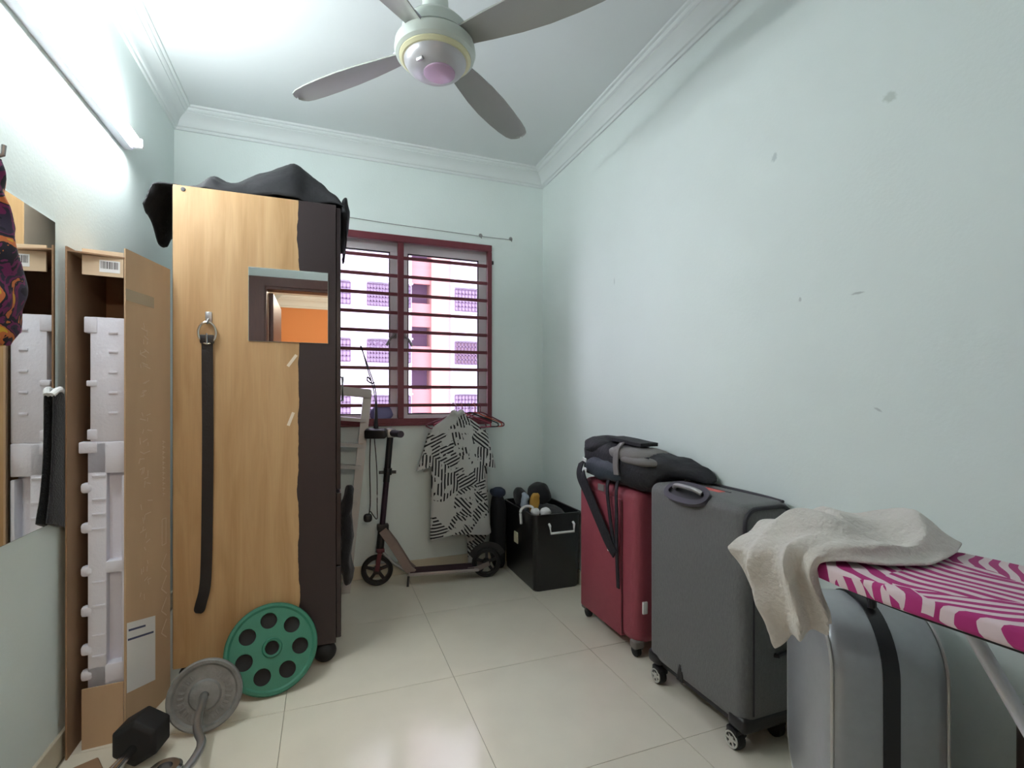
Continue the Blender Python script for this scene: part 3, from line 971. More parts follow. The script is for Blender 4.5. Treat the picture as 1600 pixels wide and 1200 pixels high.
# colourful scarf
def scarf_mat():
    m = bpy.data.materials.new('multicoloured_scarf')
    m.use_nodes = True
    nt = m.node_tree; N, L = nt.nodes, nt.links
    b = N['Principled BSDF']; b.inputs['Roughness'].default_value = .85
    tc = N.new('ShaderNodeTexCoord')
    n1 = N.new('ShaderNodeTexNoise'); n1.inputs['Scale'].default_value = 11; n1.inputs['Detail'].default_value = 3; n1.inputs['Distortion'].default_value = 1.2
    L.new(tc.outputs['Object'], n1.inputs['Vector'])
    r = N.new('ShaderNodeValToRGB'); r.color_ramp.interpolation = 'CONSTANT'
    els = r.color_ramp.elements
    cols = [(0, rgb(24, 22, 38)), (.36, rgb(48, 40, 62)), (.44, rgb(108, 34, 84)), (.5, rgb(28, 26, 40)), (.55, rgb(196, 110, 60)), (.60, rgb(206, 164, 50)), (.65, rgb(40, 36, 54)), (.72, rgb(150, 140, 140))]
    els[0].position, els[0].color = cols[0]; els[1].position, els[1].color = cols[1]
    for p, c in cols[2:]:
        e = els.new(p); e.color = c
    L.new(n1.outputs['Fac'], r.inputs['Fac']); L.new(r.outputs['Color'], b.inputs['Base Color'])
    return m
sf = thing('scarf', 'patterned purple orange and yellow scarf bunched on a hook before the mirror', 'scarf', (XL + .06, 1.58, 1.33))
ctrl = []
for (z, y, r_) in ((1.745, 1.545, .012), (1.70, 1.550, .022), (1.62, 1.556, .030), (1.55, 1.560, .038), (1.48, 1.565, .055), (1.43, 1.566, .070), (1.38, 1.555, .072), (1.33, 1.545, .058), (1.29, 1.54, .03)):
    ctrl.append([(XL + .056 + min(r_, .045) * math.sin(a), y + r_ * math.cos(a) * 1.15, z) for a in [2 * PI * k / 14 for k in range(15)]])
S = surf(ctrl, 3, 6)
for row in S:
    for p in row:
        q = noise.noise_vector(p * 16) * .016; p.x = max(XL + .008, p.x + q.x); p.y += q.y; p.z += q.z
    row[-1] = row[0]
bm = B(); R = grid(bm, S); bm.faces.new(R[0][:-1]); bm.faces.new(R[-1][:-1])
bmesh.ops.remove_doubles(bm, verts=bm.verts[:], dist=1e-6)
obj('scarf_body', bm, scarf_mat(), sf, smooth=60)
bm = B(); tube(bm, cr([(XL + .06, 1.62, 1.42), (XL + .066, 1.632, 1.38), (XL + .068, 1.634, 1.345), (XL + .066, 1.627, 1.335), (XL + .064, 1.622, 1.36), (XL + .06, 1.612, 1.40)], 5), .007, 8)
obj('tassel', bm, mat('mauve_tassel', rgb(178, 120, 168), .8), sf)
wh = thing('wall_hook', 'small steel wall hook holding the patterned scarf', 'hook', (XL, 1.55, 1.75))
bm = B(); lathe(bm, [(0, .006), (.018, .005), (.020, 0), (0, 0)], 16, TR(XL, 1.548, 1.79) @ RY(PI / 2)); obj('plate', bm, M['steel'], wh)
bm = B(); tube(bm, [(XL + .004, 1.548, 1.785), (XL + .04, 1.548, 1.762), (XL + .06, 1.548, 1.742), (XL + .078, 1.548, 1.752), (XL + .08, 1.548, 1.775)], .005, 8); obj('prong', bm, M['steel'], wh)

# ------------------------------------------------------------------ weights
def plate_with_holes(R, holes, th, n=64):
    """disc in the xy plane with round holes, thickness th"""
    bm = B()
    def loop(cx, cy, r, k):
        vs_ = [bm.verts.new((cx + r * math.cos(2 * PI * i / k), cy + r * math.sin(2 * PI * i / k), 0)) for i in range(k)]
        return [bm.edges.new((vs_[i], vs_[(i + 1) % k])) for i in range(k)]
    e = loop(0, 0, R, n)
    for (cx, cy, r) in holes:
        e += loop(cx, cy, r, 28)
    r_ = bmesh.ops.triangle_fill(bm, use_beauty=True, use_dissolve=False, edges=e)
    faces = bm.faces[:]
    ex = bmesh.ops.extrude_face_region(bm, geom=faces)
    vs_ = [g_ for g_ in ex['geom'] if isinstance(g_, bmesh.types.BMVert)]
    bmesh.ops.translate(bm, verts=vs_, vec=(0, 0, th))
    return bm
def frame_from(c, n, up=(0, 0, 1)):
    n = Vector(n).normalized(); x = Vector(up).cross(n).normalized(); y = n.cross(x)
    return Matrix(((x.x, y.x, n.x, c[0]), (x.y, y.y, n.y, c[1]), (x.z, y.z, n.z, c[2]), (0, 0, 0, 1)))
green = mat('green_rubber', rgb(40, 112, 88), .55, var=.06, vscale=20)
gn = Vector((.10, -.87, .50)).normalized()
GR = .172
tilt_up = (Vector((0, 0, 1)) - gn * gn.z).normalized()
gc = Vector((-.199, 2.2215, 0)); gc.z = GR * tilt_up.z + .0305 * 0 + .004
GM = frame_from(gc, gn)
gp = thing('weight_plate', 'round green weight plate with seven grip holes leaning on the wardrobe', 'weight', (gc.x, gc.y - .07, 0))
holes = [(.105 * math.cos(PI / 2 + .1 + 2 * PI * k / 7), .105 * math.sin(PI / 2 + .1 + 2 * PI * k / 7), .031) for k in range(7)] + [(0, 0, .026)]
bm = plate_with_holes(.158, holes, .018); bm.transform(GM @ TR(0, 0, -.010)); obj('disc', bm, green, gp, smooth=30)
bm = B(); lathe(bm, [(0, -.014), (.150, -.014), (.150, -.011), (0, -.011)], 48, GM); obj('hole_shade_disc', bm, M['rubber'], gp)  # black disc added behind the open holes, standing in for the shade there
bm = B(); lathe(bm, [(.150, -.014), (.168, -.014), (.172, -.010), (.172, .006), (.168, .012), (.158, .013), (.150, .008), (.150, -.014)], 64, GM); obj('rim', bm, green, gp)
bm = B(); lathe(bm, [(.026, -.014), (.036, -.014), (.038, .010), (.034, .014), (.026, .012), (.026, -.014)], 32, GM); obj('hub_ring', bm, green, gp)

iron = mat('grey_cast_iron', rgb(128, 128, 126), .6, metal=.3, var=.15, vscale=25, bump=.3, bscale=50)
bb = thing('curl_bar', 'bent steel curl barbell carrying a grey iron plate', 'barbell', (-.39, 2.0, 0))
PR = .117
pn = Vector((.03, -.96, .28)).normalized()
pc = Vector((-.395, 2.025, PR * math.sqrt(1 - pn.z ** 2) + .004))
PM = frame_from(pc, pn)
bm = B(); lathe(bm, [(.014, -.012), (.104, -.012), (.112, -.012), (PR, -.008), (PR, .010), (.112, .014), (.102, .012), (.095, .004), (.052, .004), (.046, .014), (.034, .018), (.014, .018), (.014, -.012)], 56, PM)
pl_ = obj('iron_plate', bm, iron, bb)
bm = B()
for k in range(22):                                       # raised blurred lettering ring
    a = 2 * PI * k / 26 + .6
    box(bm, -.004, .004, -.010, .010, 0, .004, .001, 1, M=PM @ RZ(a) @ TR(0, .074, .003))
obj('cast_relief', bm, iron, pl_, smooth=0)
bp = cr([pc + pn * -.03, pc + pn * .03, (-.388, 1.94, .133), (-.383, 1.86, .128), (-.372, 1.80, .124), (-.350, 1.745, .12), (-.352, 1.69, .116), (-.375, 1.62, .110), (-.392, 1.55, .105), (-.385, 1.48, .10), (-.370, 1.40, .095), (-.385, 1.28, .09), (-.40, 1.0, .085)], 5)
bm = B(); tube(bm, bp, .0125, 12); obj('bar', bm, M['steel'], bb)
PR2 = .085
for k, y in enumerate((1.06, 1.03)):
    bm = B(); lathe(bm, [(.0125, -.012), (PR2, -.012), (PR2 + .003, 0), (PR2, .012), (.0125, .012), (.0125, -.012)], 40, frame_from((-.397, y, .0885), (0, -1, .0))); obj('iron_plate', bm, iron, bb)
cl = thing('spin_collar', 'chrome ribbed collar nut on the floor beside the bent bar', 'collar', (-.452, 1.775, 0))
CM_ = TR(-.452, 1.775, 0)
bm = B(); lathe(bm, [(.020, 0), (.046, 0), (.049, .008), (.044, .013), (.049, .019), (.044, .025), (.049, .031), (.044, .037), (.046, .046), (.038, .052), (.020, .052), (.020, 0)], 36, CM_); obj('ring', bm, M['chrome'], cl)
for k in range(6):
    a = 2 * PI * k / 6
    bm = B(); box(bm, .036, .052, -.010, .010, 0, .012, .004, 2, M=CM_ @ RZ(a)); obj('lug', bm, M['chrome'], cl)
db = thing('dumbbell', 'black hexagonal dumbbell with steel handle in front of the tall carton', 'dumbbell', (-.57, 1.88, 0))
ax = Vector((-.22, -.975, 0)).normalized()
def hexhead(c):
    c = Vector(c); bm = B()
    A = []
    for (w, r_) in ((-.050, .058), (-.040, .074), (.040, .074), (.050, .058)):
        DM = frame_from(c + ax * w, ax)
        A.append([DM @ Vector((r_ * math.cos(PI / 6 + PI / 3 * k + PI / 6 * 0), r_ * math.sin(PI / 6 + PI / 3 * k), 0)) for k in range(6)])
    R = grid(bm, [a + [a[0]] for a in A])
    bmesh.ops.remove_doubles(bm, verts=bm.verts[:], dist=1e-6)
    bm.verts.ensure_lookup_table()
    es = [e for e in bm.edges if e.is_boundary]
    bmesh.ops.holes_fill(bm, edges=es)
    zmin = min(v.co.z for v in bm.verts)
    bmesh.ops.translate(bm, verts=bm.verts[:], vec=(0, 0, -zmin))
    bmesh.ops.bevel(bm, geom=bm.edges[:], offset=.004, segments=2, profile=.5, affect='EDGES')
    return bm
h0 = Vector((-.553, 1.925, .0641)); h1 = h0 + ax * .29
obj('head', hexhead(h0), M['rubber'], db); obj('head', hexhead(h1), M['rubber'], db)
bm = B(); lathe(bm, [(0, .03), (.014, .03), (.013, .08), (.016, .145), (.013, .21), (.014, .25), (0, .25)], 20, frame_from(h0, ax)); obj('handle', bm, M['chrome'], db)
# small brown debris-like offcut under the carton edge
bm = B(); box(bm, -.74, -.66, 1.88, 1.95, 0, .012, .003, 1, M=None); bm.transform(Matrix.Translation(Vector((-.70, 1.915, 0))) @ RZ(.5) @ Matrix.Translation(Vector((.70, -1.915, 0))))
obj('cardboard_scrap', bm, cardin, label='flat brown cardboard scrap on the floor between dumbbell and skirting', cat='scrap', origin=(-.70, 1.915, 0), smooth=0)

# ------------------------------------------------------------------ ladder
alu = mat('ladder_aluminium', rgb(170, 170, 168), .42, metal=.35, var=.04)
ladd = thing('step_ladder', 'grey aluminium step ladder leaning between wardrobe and window', 'ladder', (.0, 3.15, 0))
def lp(s, u):
    """s along the ladder from the floor, u across"""
    b = Vector((.118, 3.115, 0)); t = Vector((.252, 3.225, 1.19))
    d = t - b
    return b + d * s + Vector((-1, -.02, .10)) * u
for u in (0, .30):
    bm = B(); p0, p1 = lp(.0, u), lp(1.0, u)
    if u: p0.z = 0.0
    dz = -p0.z
    sweep(bm, [p0 + Vector((0, 0, .0)), p1], rect(.026, .05), up=(1, 0, 0)); obj('stile', bm, alu, ladd, smooth=0)
for s in (.24, .44, .62, .73, .86):
    bm = B(); a, b = lp(s, -.004), lp(s, .30)
    sweep(bm, [a, b], rect(.075, .022), up=(0, 0, 1)); obj('tread', bm, alu, ladd, smooth=0)
bm = B(); sweep(bm, [lp(1.0, -.02), lp(1.0, .32)], rect(.09, .055), up=(0, 0, 1)); bmesh.ops.bevel(bm, geom=bm.edges[:], offset=.006, segments=2, affect='EDGES'); obj('top_cap', bm, alu, ladd, smooth=30)

# ------------------------------------------------------------------ kick scooter
sx0, sy0, sx1, sy1 = .305, 3.175, .985, 3.075
sd = Vector((sx1 - sx0, sy1 - sy0, 0)).normalized(); sn = Vector((-sd.y, sd.x, 0))
sk = thing('kick_scooter', 'black folding kick scooter with big wheels standing below the window', 'scooter', ((sx0 + sx1) / 2, (sy0 + sy1) / 2, 0))
WR = .096
purp = mat('dark_purple_metal', rgb(52, 36, 50), .45, metal=.3)
silv = mat('silver_scooter_frame', rgb(142, 130, 126), .4, metal=.5)
def swheel(c):
    F_ = frame_from(c, sn)
    bm = B(); lathe(bm, [(.074, -.014), (.086, -.017), (.094, -.010), (WR, 0), (.094, .010), (.086, .017), (.074, .014), (.074, -.014)], 40, F_); w = obj('wheel', bm, M['rubber'], sk)
    bm = B(); lathe(bm, [(0, -.020), (.022, -.020), (.024, .020), (0, .020)], 20, F_)
    lathe(bm, [(.066, -.012), (.076, -.012), (.076, .012), (.066, .012), (.066, -.012)], 36, F_)
    for k in range(5):
        box(bm, -.009, .009, .018, .070, -.008, .008, .002, 1, M=F_ @ RZ(2 * PI * k / 5))
    obj('wheel_hub', bm, M['black'], w)
FWc = Vector((sx0, sy0, WR)); RWc = Vector((sx1, sy1, WR))
swheel(FWc); swheel(RWc)
def S_(u, z, w=0): return Vector((sx0, sy0, 0)) + sd * u + sn * w + Vector((0, 0, z))
for w in (-.027, .027):
    bm = B(); sweep(bm, [S_(0, WR, w), S_(.012, .17, w), S_(.018, .215, w * .6)], rect(.026, .006), up=sn); obj('fork', bm, mat('maroon_fork', rgb(88, 40, 50), .4, metal=.3) if w < 0 else bpy.data.materials['maroon_fork'], sk)
bm = B(); box(bm, -.024, .024, -.036, .036, -.012, .012, .004, 2, M=TR(*S_(.018, .222))); obj('fork_crown', bm, bpy.data.materials['maroon_fork'], sk)
bm = B(); tube(bm, [S_(.014, .205), S_(.03, .36)], .024, 16); obj('head_tube', bm, M['black'], sk)
bm = B(); tube(bm, [S_(.028, .34), S_(.082, .93)], .0175, 16); obj('stem', bm, purp, sk)
bm = B(); tube(bm, [S_(.055, .64), S_(.080, .935)], .0195, 16); obj('stem_sleeve', bm, M['black'], sk)
bm = B(); box(bm, -.035, .035, -.022, .022, -.02, .02, .006, 2, M=TR(*S_(.034, .36))); obj('fold_clamp', bm, M['black'], sk)
bm = B(); tube(bm, [S_(.01, .70, 0), S_(.115, .70, 0)], .010, 10); tube(bm, [S_(.063, .685), S_(.065, .725)], .025, 16); obj('height_clamp', bm, M['black'], sk)
hbd = (sd * .45 - sn * 1.0).normalized()
Hc = S_(.083, .945)
bm = B(); tube(bm, [Hc - hbd * .13, Hc + hbd * .14], .012, 12); obj('handlebar', bm, M['steel'], sk)
bm = B(); box(bm, -.028, .028, -.028, .028, -.028, .028, .008, 2, M=TR(*Hc)); obj('handlebar_clamp', bm, M['steel'], sk)
bm = B(); tube(bm, [Hc + hbd * .03, Hc + hbd * .15], .021, 14); obj('grip', bm, mat('grey_foam_grip', rgb(70, 64, 74), .8), sk)
bm = B(); tube(bm, [Hc - hbd * .04 + sd * 0, Hc - hbd * .115], .021, 14); obj('grip', bm, bpy.data.materials['grey_foam_grip'], sk)
# frame arms from the head tube to the deck
for w in (-.02, .02):
    bm = B(); sweep(bm, [S_(.034, .345, w), S_(.10, .25, w * 1.6), S_(.185, .105, w * 1.8), S_(.22, .072, w * 1.8)], rect(.05, .009), up=sn); obj('frame_arm', bm, silv, sk, smooth=0)
bm = B(); tube(bm, [S_(.035, .20), S_(.10, .13), S_(.17, .082)], .011, 10); obj('spring_strut', bm, M['steel'], sk)
bm = B(); M_sc = Matrix(((sd.x, sn.x, 0, sx0), (sd.y, sn.y, 0, sy0), (0, 0, 1, 0), (0, 0, 0, 1)))
box(bm, .19, .63, -.06, .06, .058, .078, .006, 2, M=M_sc); dk = obj('deck', bm, mat('deck_aluminium', rgb(168, 160, 158), .35, metal=.6), sk)
bm = B(); box(bm, .20, .60, -.052, .052, .078, .081, .001, 1, M=M_sc); obj('grip_tape', bm, mat('plum_grip_tape', rgb(58, 36, 44), .9), dk)
for w in (-.045, .045):
    bm = B(); sweep(bm, [S_(.56, .068, w), S_(.62, .072, w), S_(.70, WR, w * .6)], rect(.03, .008), up=sn); obj('rear_arm', bm, silv, sk)
bm = B()
fen = [S_(.692 + .108 * math.cos(a), WR + .108 * math.sin(a)) for a in [math.radians(25 + 12 * k) for k in range(12)]]
sweep(bm, fen, rect(.046, .004), up=sn); obj('rear_fender', bm, M['black'], sk)
bm = B(); tube(bm, [S_(.19, .062, -.055), S_(.185, .004, -.075)], .007, 8); obj('kickstand', bm, M['black'], sk)

# charger on the handlebar with its cable looped over the grille
pa = thing('power_adapter', 'black charger brick with cable looped over the window grille', 'charger', (.29, 3.13, .93))
cab = mat('black_cable', rgb(30, 28, 32), .5)
bm = B(); box(bm, -.064, .064, -.030, .030, -.028, .028, .010, 2, M=TR(.293, 3.140, .945) @ RZ(-.3) @ RX(.2)); obj('brick', bm, M['black'], pa)
bm = B(); tube(bm, cr([(.296, 3.15, .955), (.300, 3.19, 1.02), (.304, 3.225, 1.12)], 6), .014, 10, scale=[1.2 - .06 * i for i in range(13)]); obj('cable_bundle', bm, cab, pa)
bm = B(); tube(bm, cr([(.302, 3.225, 1.11), (.290, 3.255, 1.22), (.252, 3.275, 1.36), (.222, 3.285, 1.478), (.214, 3.296, 1.490), (.222, 3.290, 1.470), (.266, 3.27, 1.34), (.300, 3.25, 1.22), (.308, 3.225, 1.11)], 8), .0035, 8); obj('cable', bm, cab, pa)
bm = B(); tube(bm, cr([(.276, 3.262, 1.272), (.256, 3.255, 1.295), (.254, 3.255, 1.272), (.282, 3.262, 1.256), (.296, 3.256, 1.262)], 6), .0045, 8); obj('cable_knot', bm, cab, pa)
bm = B(); tube(bm, cr([(.262, 3.14, .925), (.258, 3.145, .75), (.262, 3.15, .55), (.258, 3.15, .47), (.250, 3.148, .445)], 8), .0035, 8); tube(bm, cr([(.285, 3.142, .925), (.300, 3.142, .72), (.302, 3.142, .5), (.300, 3.14, .42), (.262, 3.146, .47)], 8), .003, 8); obj('cable', bm, cab, pa)
bm = B(); blob(bm, (.247, 3.147, .430), (.026, .020, .026), (.7, .8), nu=18, nv=12); obj('plug', bm, M['black'], pa)

# blue-grey bag and flat strip on the window ledge
bm = B(); blob(bm, (.35, YB + .035, WZ0 + .060), (.070, .034, .060), (.9, .9), .012, 14, seed=2, flat=WZ0 - .0008)
for v in bm.verts: v.co.y = min(max(v.co.y, YB + .0125), YB + .0695)
obj('plastic_bag', bm, mat('blue_mauve_plastic', rgb(112, 112, 158), .4), label='crumpled blue-mauve plastic bag on the window sill', cat='bag', origin=(.35, YB + .04, WZ0))
bm = B(); box(bm, .55, .74, YB + .016, YB + .05, WZ0 - .001, WZ0 + .018, .005, 2); obj('umbrella_pouch', bm, mat('plum_pouch', rgb(70, 40, 60), .7), label='flat dark plum pouch lying on the window sill', cat='pouch', origin=(.645, YB + .03, WZ0))

# ------------------------------------------------------------------ hangers and shirts
zb = 1.114 + .0105                                       # top of lowest grille bar
def hanger(x, ang, col, label, yo=.055, half=.20):
    t = thing('coat_hanger', label, 'hanger', (x, YB - yo, zb - .019), group='hangers on the window grille')
    t.rotation_euler = (0, 0, ang)
    def W(dx, dz, dy=0): return Vector((dx, dy, dz))
    hook_ = cr([W(.006, -.004, yo + .008), W(.008, .014, yo + .007), W(.004, .024, yo - .006), W(-.003, .018, yo * .3), W(0, -.008, 0), W(0, -.045, 0)], 5)
    c_ = math.cos(ang); s_ = math.sin(ang)
    # hook is kept square to the bar
    hp = [Vector((p.x * c_ + p.y * s_, -p.x * s_ + p.y * c_, p.z)) for p in hook_]
    bm = B(); tube(bm, hp, .0028, 8); obj('hook', bm, col, t, local=True)
    arm = cr([W(-half, -.125), W(-half + .015, -.112), W(-.06, -.065), W(0, -.042), W(.06, -.065), W(half - .015, -.112), W(half, -.125), W(half - .008, -.140), W(.1, -.142), W(-.1, -.142), W(-half + .008, -.140)], 4)
    bm = B(); tube(bm, arm[:-1], .0042, 8, up=(0, 1, 0), closed=True); obj('shoulder_bar', bm, col, t, local=True)
    return t
hpink = mat('pink_red_hanger', rgb(168, 62, 84), .4)
hmaroon = mat('maroon_hanger', rgb(112, 40, 58), .4)
hblack = mat('black_hanger', rgb(26, 24, 28), .4)
horange = mat('orange_red_hanger', rgb(190, 84, 66), .4)
hanger(.815, -.04, hmaroon, 'maroon hanger carrying the palm-print shirt', yo=.128)
hanger(.870, -.04, hpink, 'pink hanger just behind the palm-print shirt hanger', yo=.076, half=.195)
hanger(.925, -.04, hblack, 'black hanger with its arm end sticking out beside the window', yo=.0630, half=.20)
hanger(.965, -.04, horange, 'orange-red empty hanger between the black and maroon hangers', yo=.0530, half=.19)
hanger(1.005, -.04, hmaroon, 'maroon hanger furthest along the bar beside the window edge', yo=.0430, half=.17)

palm = leaf_print('black_white_palm_print', rgb(30, 30, 34), rgb(196, 196, 192), 5.5, 15.0, (0, 1, 0), cover=.68, thr=.52, distort=2.5, breakup=.46)
def shirt(nm, label, x0, yc, prof, th, seed, fa=.016, m=palm):
    """prof rows: (z, xl, xr)"""
    t = thing(nm, label, 'shirt', (x0, yc, prof[-1][0]))
    rows = []
    n = 44
    for j, (z, xl, xr) in enumerate(prof):
        cx, hw = (xl + xr) / 2, (xr - xl) / 2
        f = j / (len(prof) - 1)
        row = []
        for i in range(n):
            a = 2 * PI * i / n
            fold = math.sin(a * 5 + seed + f * 1.2) * .5 + math.sin(a * 9 + seed * 2.1) * .3
            dep = th * (.45 + .55 * min(1, f * 1.6)) + fold * fa * min(1, .2 + f)
            y = yc + dep * math.sin(a)
            x = cx + hw * math.copysign(abs(math.cos(a)) ** .8, math.cos(a))
            zz = z + (.012 * math.sin(a * 3 + seed) if f > .8 else 0)
            row.append(Vector((x, min(y, YB - .012), zz)))
        row.append(row[0].copy())
        rows.append(row)
    S = surf(rows, 1, 6)
    for r_ in S: r_[-1] = r_[0]
    bm = B(); R = grid(bm, S)
    bm.faces.new(R[0][:-1])
    bmesh.ops.remove_doubles(bm, verts=bm.verts[:], dist=1e-6)
    obj('shirt_body', bm, m, t, smooth=70)
    return t
s1 = shirt('hanging_shirt', 'black and white palm-print shirt hanging below the window', .83, YB - .128,
      [(1.075, .785, .845), (1.055, .765, .865), (1.02, .725, .915), (.985, .675, .965), (.95, .650, .985), (.86, .640, .995), (.70, .645, 1.005), (.50, .645, 1.025), (.33, .640, 1.045), (.255, .638, 1.055)], .030, .4, .011)
for side, (xa, za, xb, zb2) in (('l', (.668, .945, .606, .71)), ('r', (.985, .95, 1.035, .70))):
    rows = []
    for k in range(7):
        f = k / 6
        cx, cz = xa + (xb - xa) * f, za + (zb2 - za) * f
        rr = .052 + .018 * f
        rows.append([Vector((cx + rr * math.cos(a) * .8, YB - .128 + (.026 + .006 * math.sin(a * 4)) * math.sin(a), cz + rr * math.cos(a) * .22 * (1 if side == 'l' else -1))) for a in [2 * PI * i / 20 for i in range(21)]])
    S = surf(rows, 1, 3)
    for r_ in S: r_[-1] = r_[0]
    bm = B(); grid(bm, S); bmesh.ops.remove_doubles(bm, verts=bm.verts[:], dist=1e-6); obj('sleeve', bm, palm, s1, smooth=70)
bm = B(); tube(bm, cr([(.775, YB - .138, 1.05), (.79, YB - .150, 1.072), (.815, YB - .154, 1.058), (.84, YB - .150, 1.074), (.86, YB - .138, 1.05)], 5), .014, 8); obj('collar', bm, palm, s1)
s2 = shirt('hanging_shirt', 'longer palm-print garment trailing behind the front shirt towards the floor', .96, YB - .078,
      [(.970, .87, 1.03), (.92, .87, 1.035), (.75, .875, 1.04), (.5, .88, 1.05), (.30, .885, 1.055), (.18, .90, 1.02), (.10, .905, .965), (.04, .91, .935)], .008, 2.2, .006)

# ------------------------------------------------------------------ storage tub with clothes
tub = thing('storage_tub', 'black plastic storage tub full of clothes in the corner', 'tub', (1.32, 2.97, 0))
bpl = mat('black_tub_plastic', rgb(16, 16, 18), .35)
def rrect(x0, x1, y0, y1, r, n=6):
    P = []
    for (cx, cy, a0) in ((x1 - r, y1 - r, 0), (x0 + r, y1 - r, PI / 2), (x0 + r, y0 + r, PI), (x1 - r, y0 + r, 1.5 * PI)):
        for k in range(n + 1):
            a = a0 + PI / 2 * k / n
            P.append((cx + r * math.cos(a), cy + r * math.sin(a)))
    return P
bm = B()
TX0, TX1, TY0, TY1 = 1.165, 1.482, 2.715, 3.235
levels = [(0, .014, .03), (.01, .008, .03), (.44, 0, .03), (.452, -.006, .034), (.462, -.006, .034), (.462, .006, .03), (.44, .010, .03), (.02, .018, .03)]
rows = []
for (z, ins, r_) in levels:
    rows.append([Vector((x, y, z)) for x, y in rrect(TX0 + ins, TX1 - ins, TY0 + ins, TY1 - ins, r_)])
R = grid(bm, rows, close_u=True); bm.faces.new(R[0][::-1]); bm.faces.new(R[-1])
obj('tub_body', bm, bpl, tub)
bm = B(); tube(bm, [(1.262, TY0 - .004, .405), (1.262, TY0 - .020, .395), (1.265, TY0 - .024, .352), (1.42, TY0 - .024, .352), (1.423, TY0 - .020, .395), (1.423, TY0 - .004, .405)], .0075, 8); obj('wire_handle', bm, M['white'], tub, label='white handle')
bm = B(); box(bm, TX0 - .001, TX0 + .010, 2.985, 3.045, .22, .29, .002, 1); obj('sticker', bm, mat('cream_sticker', rgb(214, 206, 176), .7), tub, smooth=0)
def lump(nm, label, c, r_, m, amp=.02, fr=8, seed=1, e=(.85, .85), flat=None, cat='cloth', rot=None):
    bm = B(); blob(bm, c, r_, e, amp, fr, 32, 20, seed=seed, M=rot, flat=flat)
    return obj(nm, bm, m, label=label, cat=cat, origin=(c[0], c[1], c[2] - r_[2]), smooth=60)
lump('folded_black_clothes', 'black clothes filling the storage tub up to its rim', (1.322, 2.975, .33), (.137, .235, .13), M['blackcloth'], .015, 9, 1, (.5, .5))
lump('black_garment', 'black garment heaped highest in the storage tub', (1.365, 3.10, .508), (.075, .095, .075), M['blackcloth'], .018, 8, 5)
lump('black_garment', 'smaller black bundle beside the mustard packet in the tub', (1.222, 3.08, .505), (.042, .075, .060), M['blackcloth'], .010, 10, 8)
lump('mustard_packet', 'mustard yellow packet standing in the storage tub', (1.242, 2.885, .500), (.030, .022, .060), mat('mustard_packet', rgb(196, 150, 66), .5), .010, 22, 3, (.6, .6), cat='packet', rot=RY(.2))
lump('clear_bag', 'grey translucent plastic bag beside the mustard packet', (1.205, 2.950, .500), (.026, .026, .055), mat('pale_blue_plastic', rgb(168, 182, 196), .3), .012, 20, 6, cat='bag')
lump('white_ball', 'round white bundle by the front rim of the tub', (1.270, 2.782, .462), (.034, .03, .026), M['white'], .006, 25, 2, cat='bundle')
bm = B(); tube(bm, cr([(1.203, 2.808, .482), (1.198, 2.835, .489), (1.180, 2.868, .486), (1.160, 2.882, .4745), (1.1475, 2.885, .452), (1.149, 2.885, .415), (1.1515, 2.885, .375)], 6), .0085, 10)
obj('white_strap', bm, M['white'], label='white strap hooked over the side of the storage tub', cat='strap', origin=(1.15, 2.885, .375))
lump('white_bundle', 'small white bundle behind the strap on the tub rim', (1.206, 2.790, .466), (.026, .026, .022), M['white'], .006, 25, 9, cat='bundle')
jeans = mat('dark_denim', rgb(44, 52, 70), .9, var=.2, vscale=30)
bm = B(); blob(bm, (1.115, 3.225, .25), (.044, .075, .25), (.4, .5), .010, 10, 28, 24, seed=4, flat=0); obj('dark_cloth_sack', bm, mat('black_sack', rgb(18, 18, 22), .8), label='black upright sack squeezed between the shirt and the tub', cat='sack', origin=(1.115, 3.225, 0), smooth=60)
lump('folded_jeans', 'dark blue jeans piled on the black sack', (1.112, 3.225, .515), (.050, .075, .030), jeans, .010, 15, 3)

# ------------------------------------------------------------------ suitcases
def spinner(par, x, y, r, hubmat, w=.022, side=-1, hz=.0):
    bm = B(); lathe(bm, [(0, -w), (r * .7, -w), (r * .95, -w * .8), (r, -w * .4), (r, w * .4), (r * .95, w * .8), (r * .7, w), (0, w)], 28, TR(x, y, r) @ RY(PI / 2)); wl = obj('wheel', bm, M['rubber'], par)
    if hubmat:
        hub = B(); F_ = TR(x + side * (w + .0005), y, r) @ RY(PI / 2 * side)
        lathe(hub, [(r * .66, 0), (r * .82, 0), (r * .82, .004), (r * .66, .004), (r * .66, 0)], 28, F_); lathe(hub, [(0, .004), (r * .3, .004), (r * .3, 0), (0, 0)], 20, F_)
        for k in range(6): box(hub, -.0035, .0035, r * .25, r * .7, 0, .0035, M=F_ @ RZ(PI / 3 * k))
        obj('wheel_hub', hub, hubmat, wl, smooth=30)
    bm = B(); box(bm, x - w - .004, x + w + .012, y - r * .7, y + r * .7, r * 1.2, r * 2.15, .006, 2); obj('wheel_housing', bm, M['black'], par)

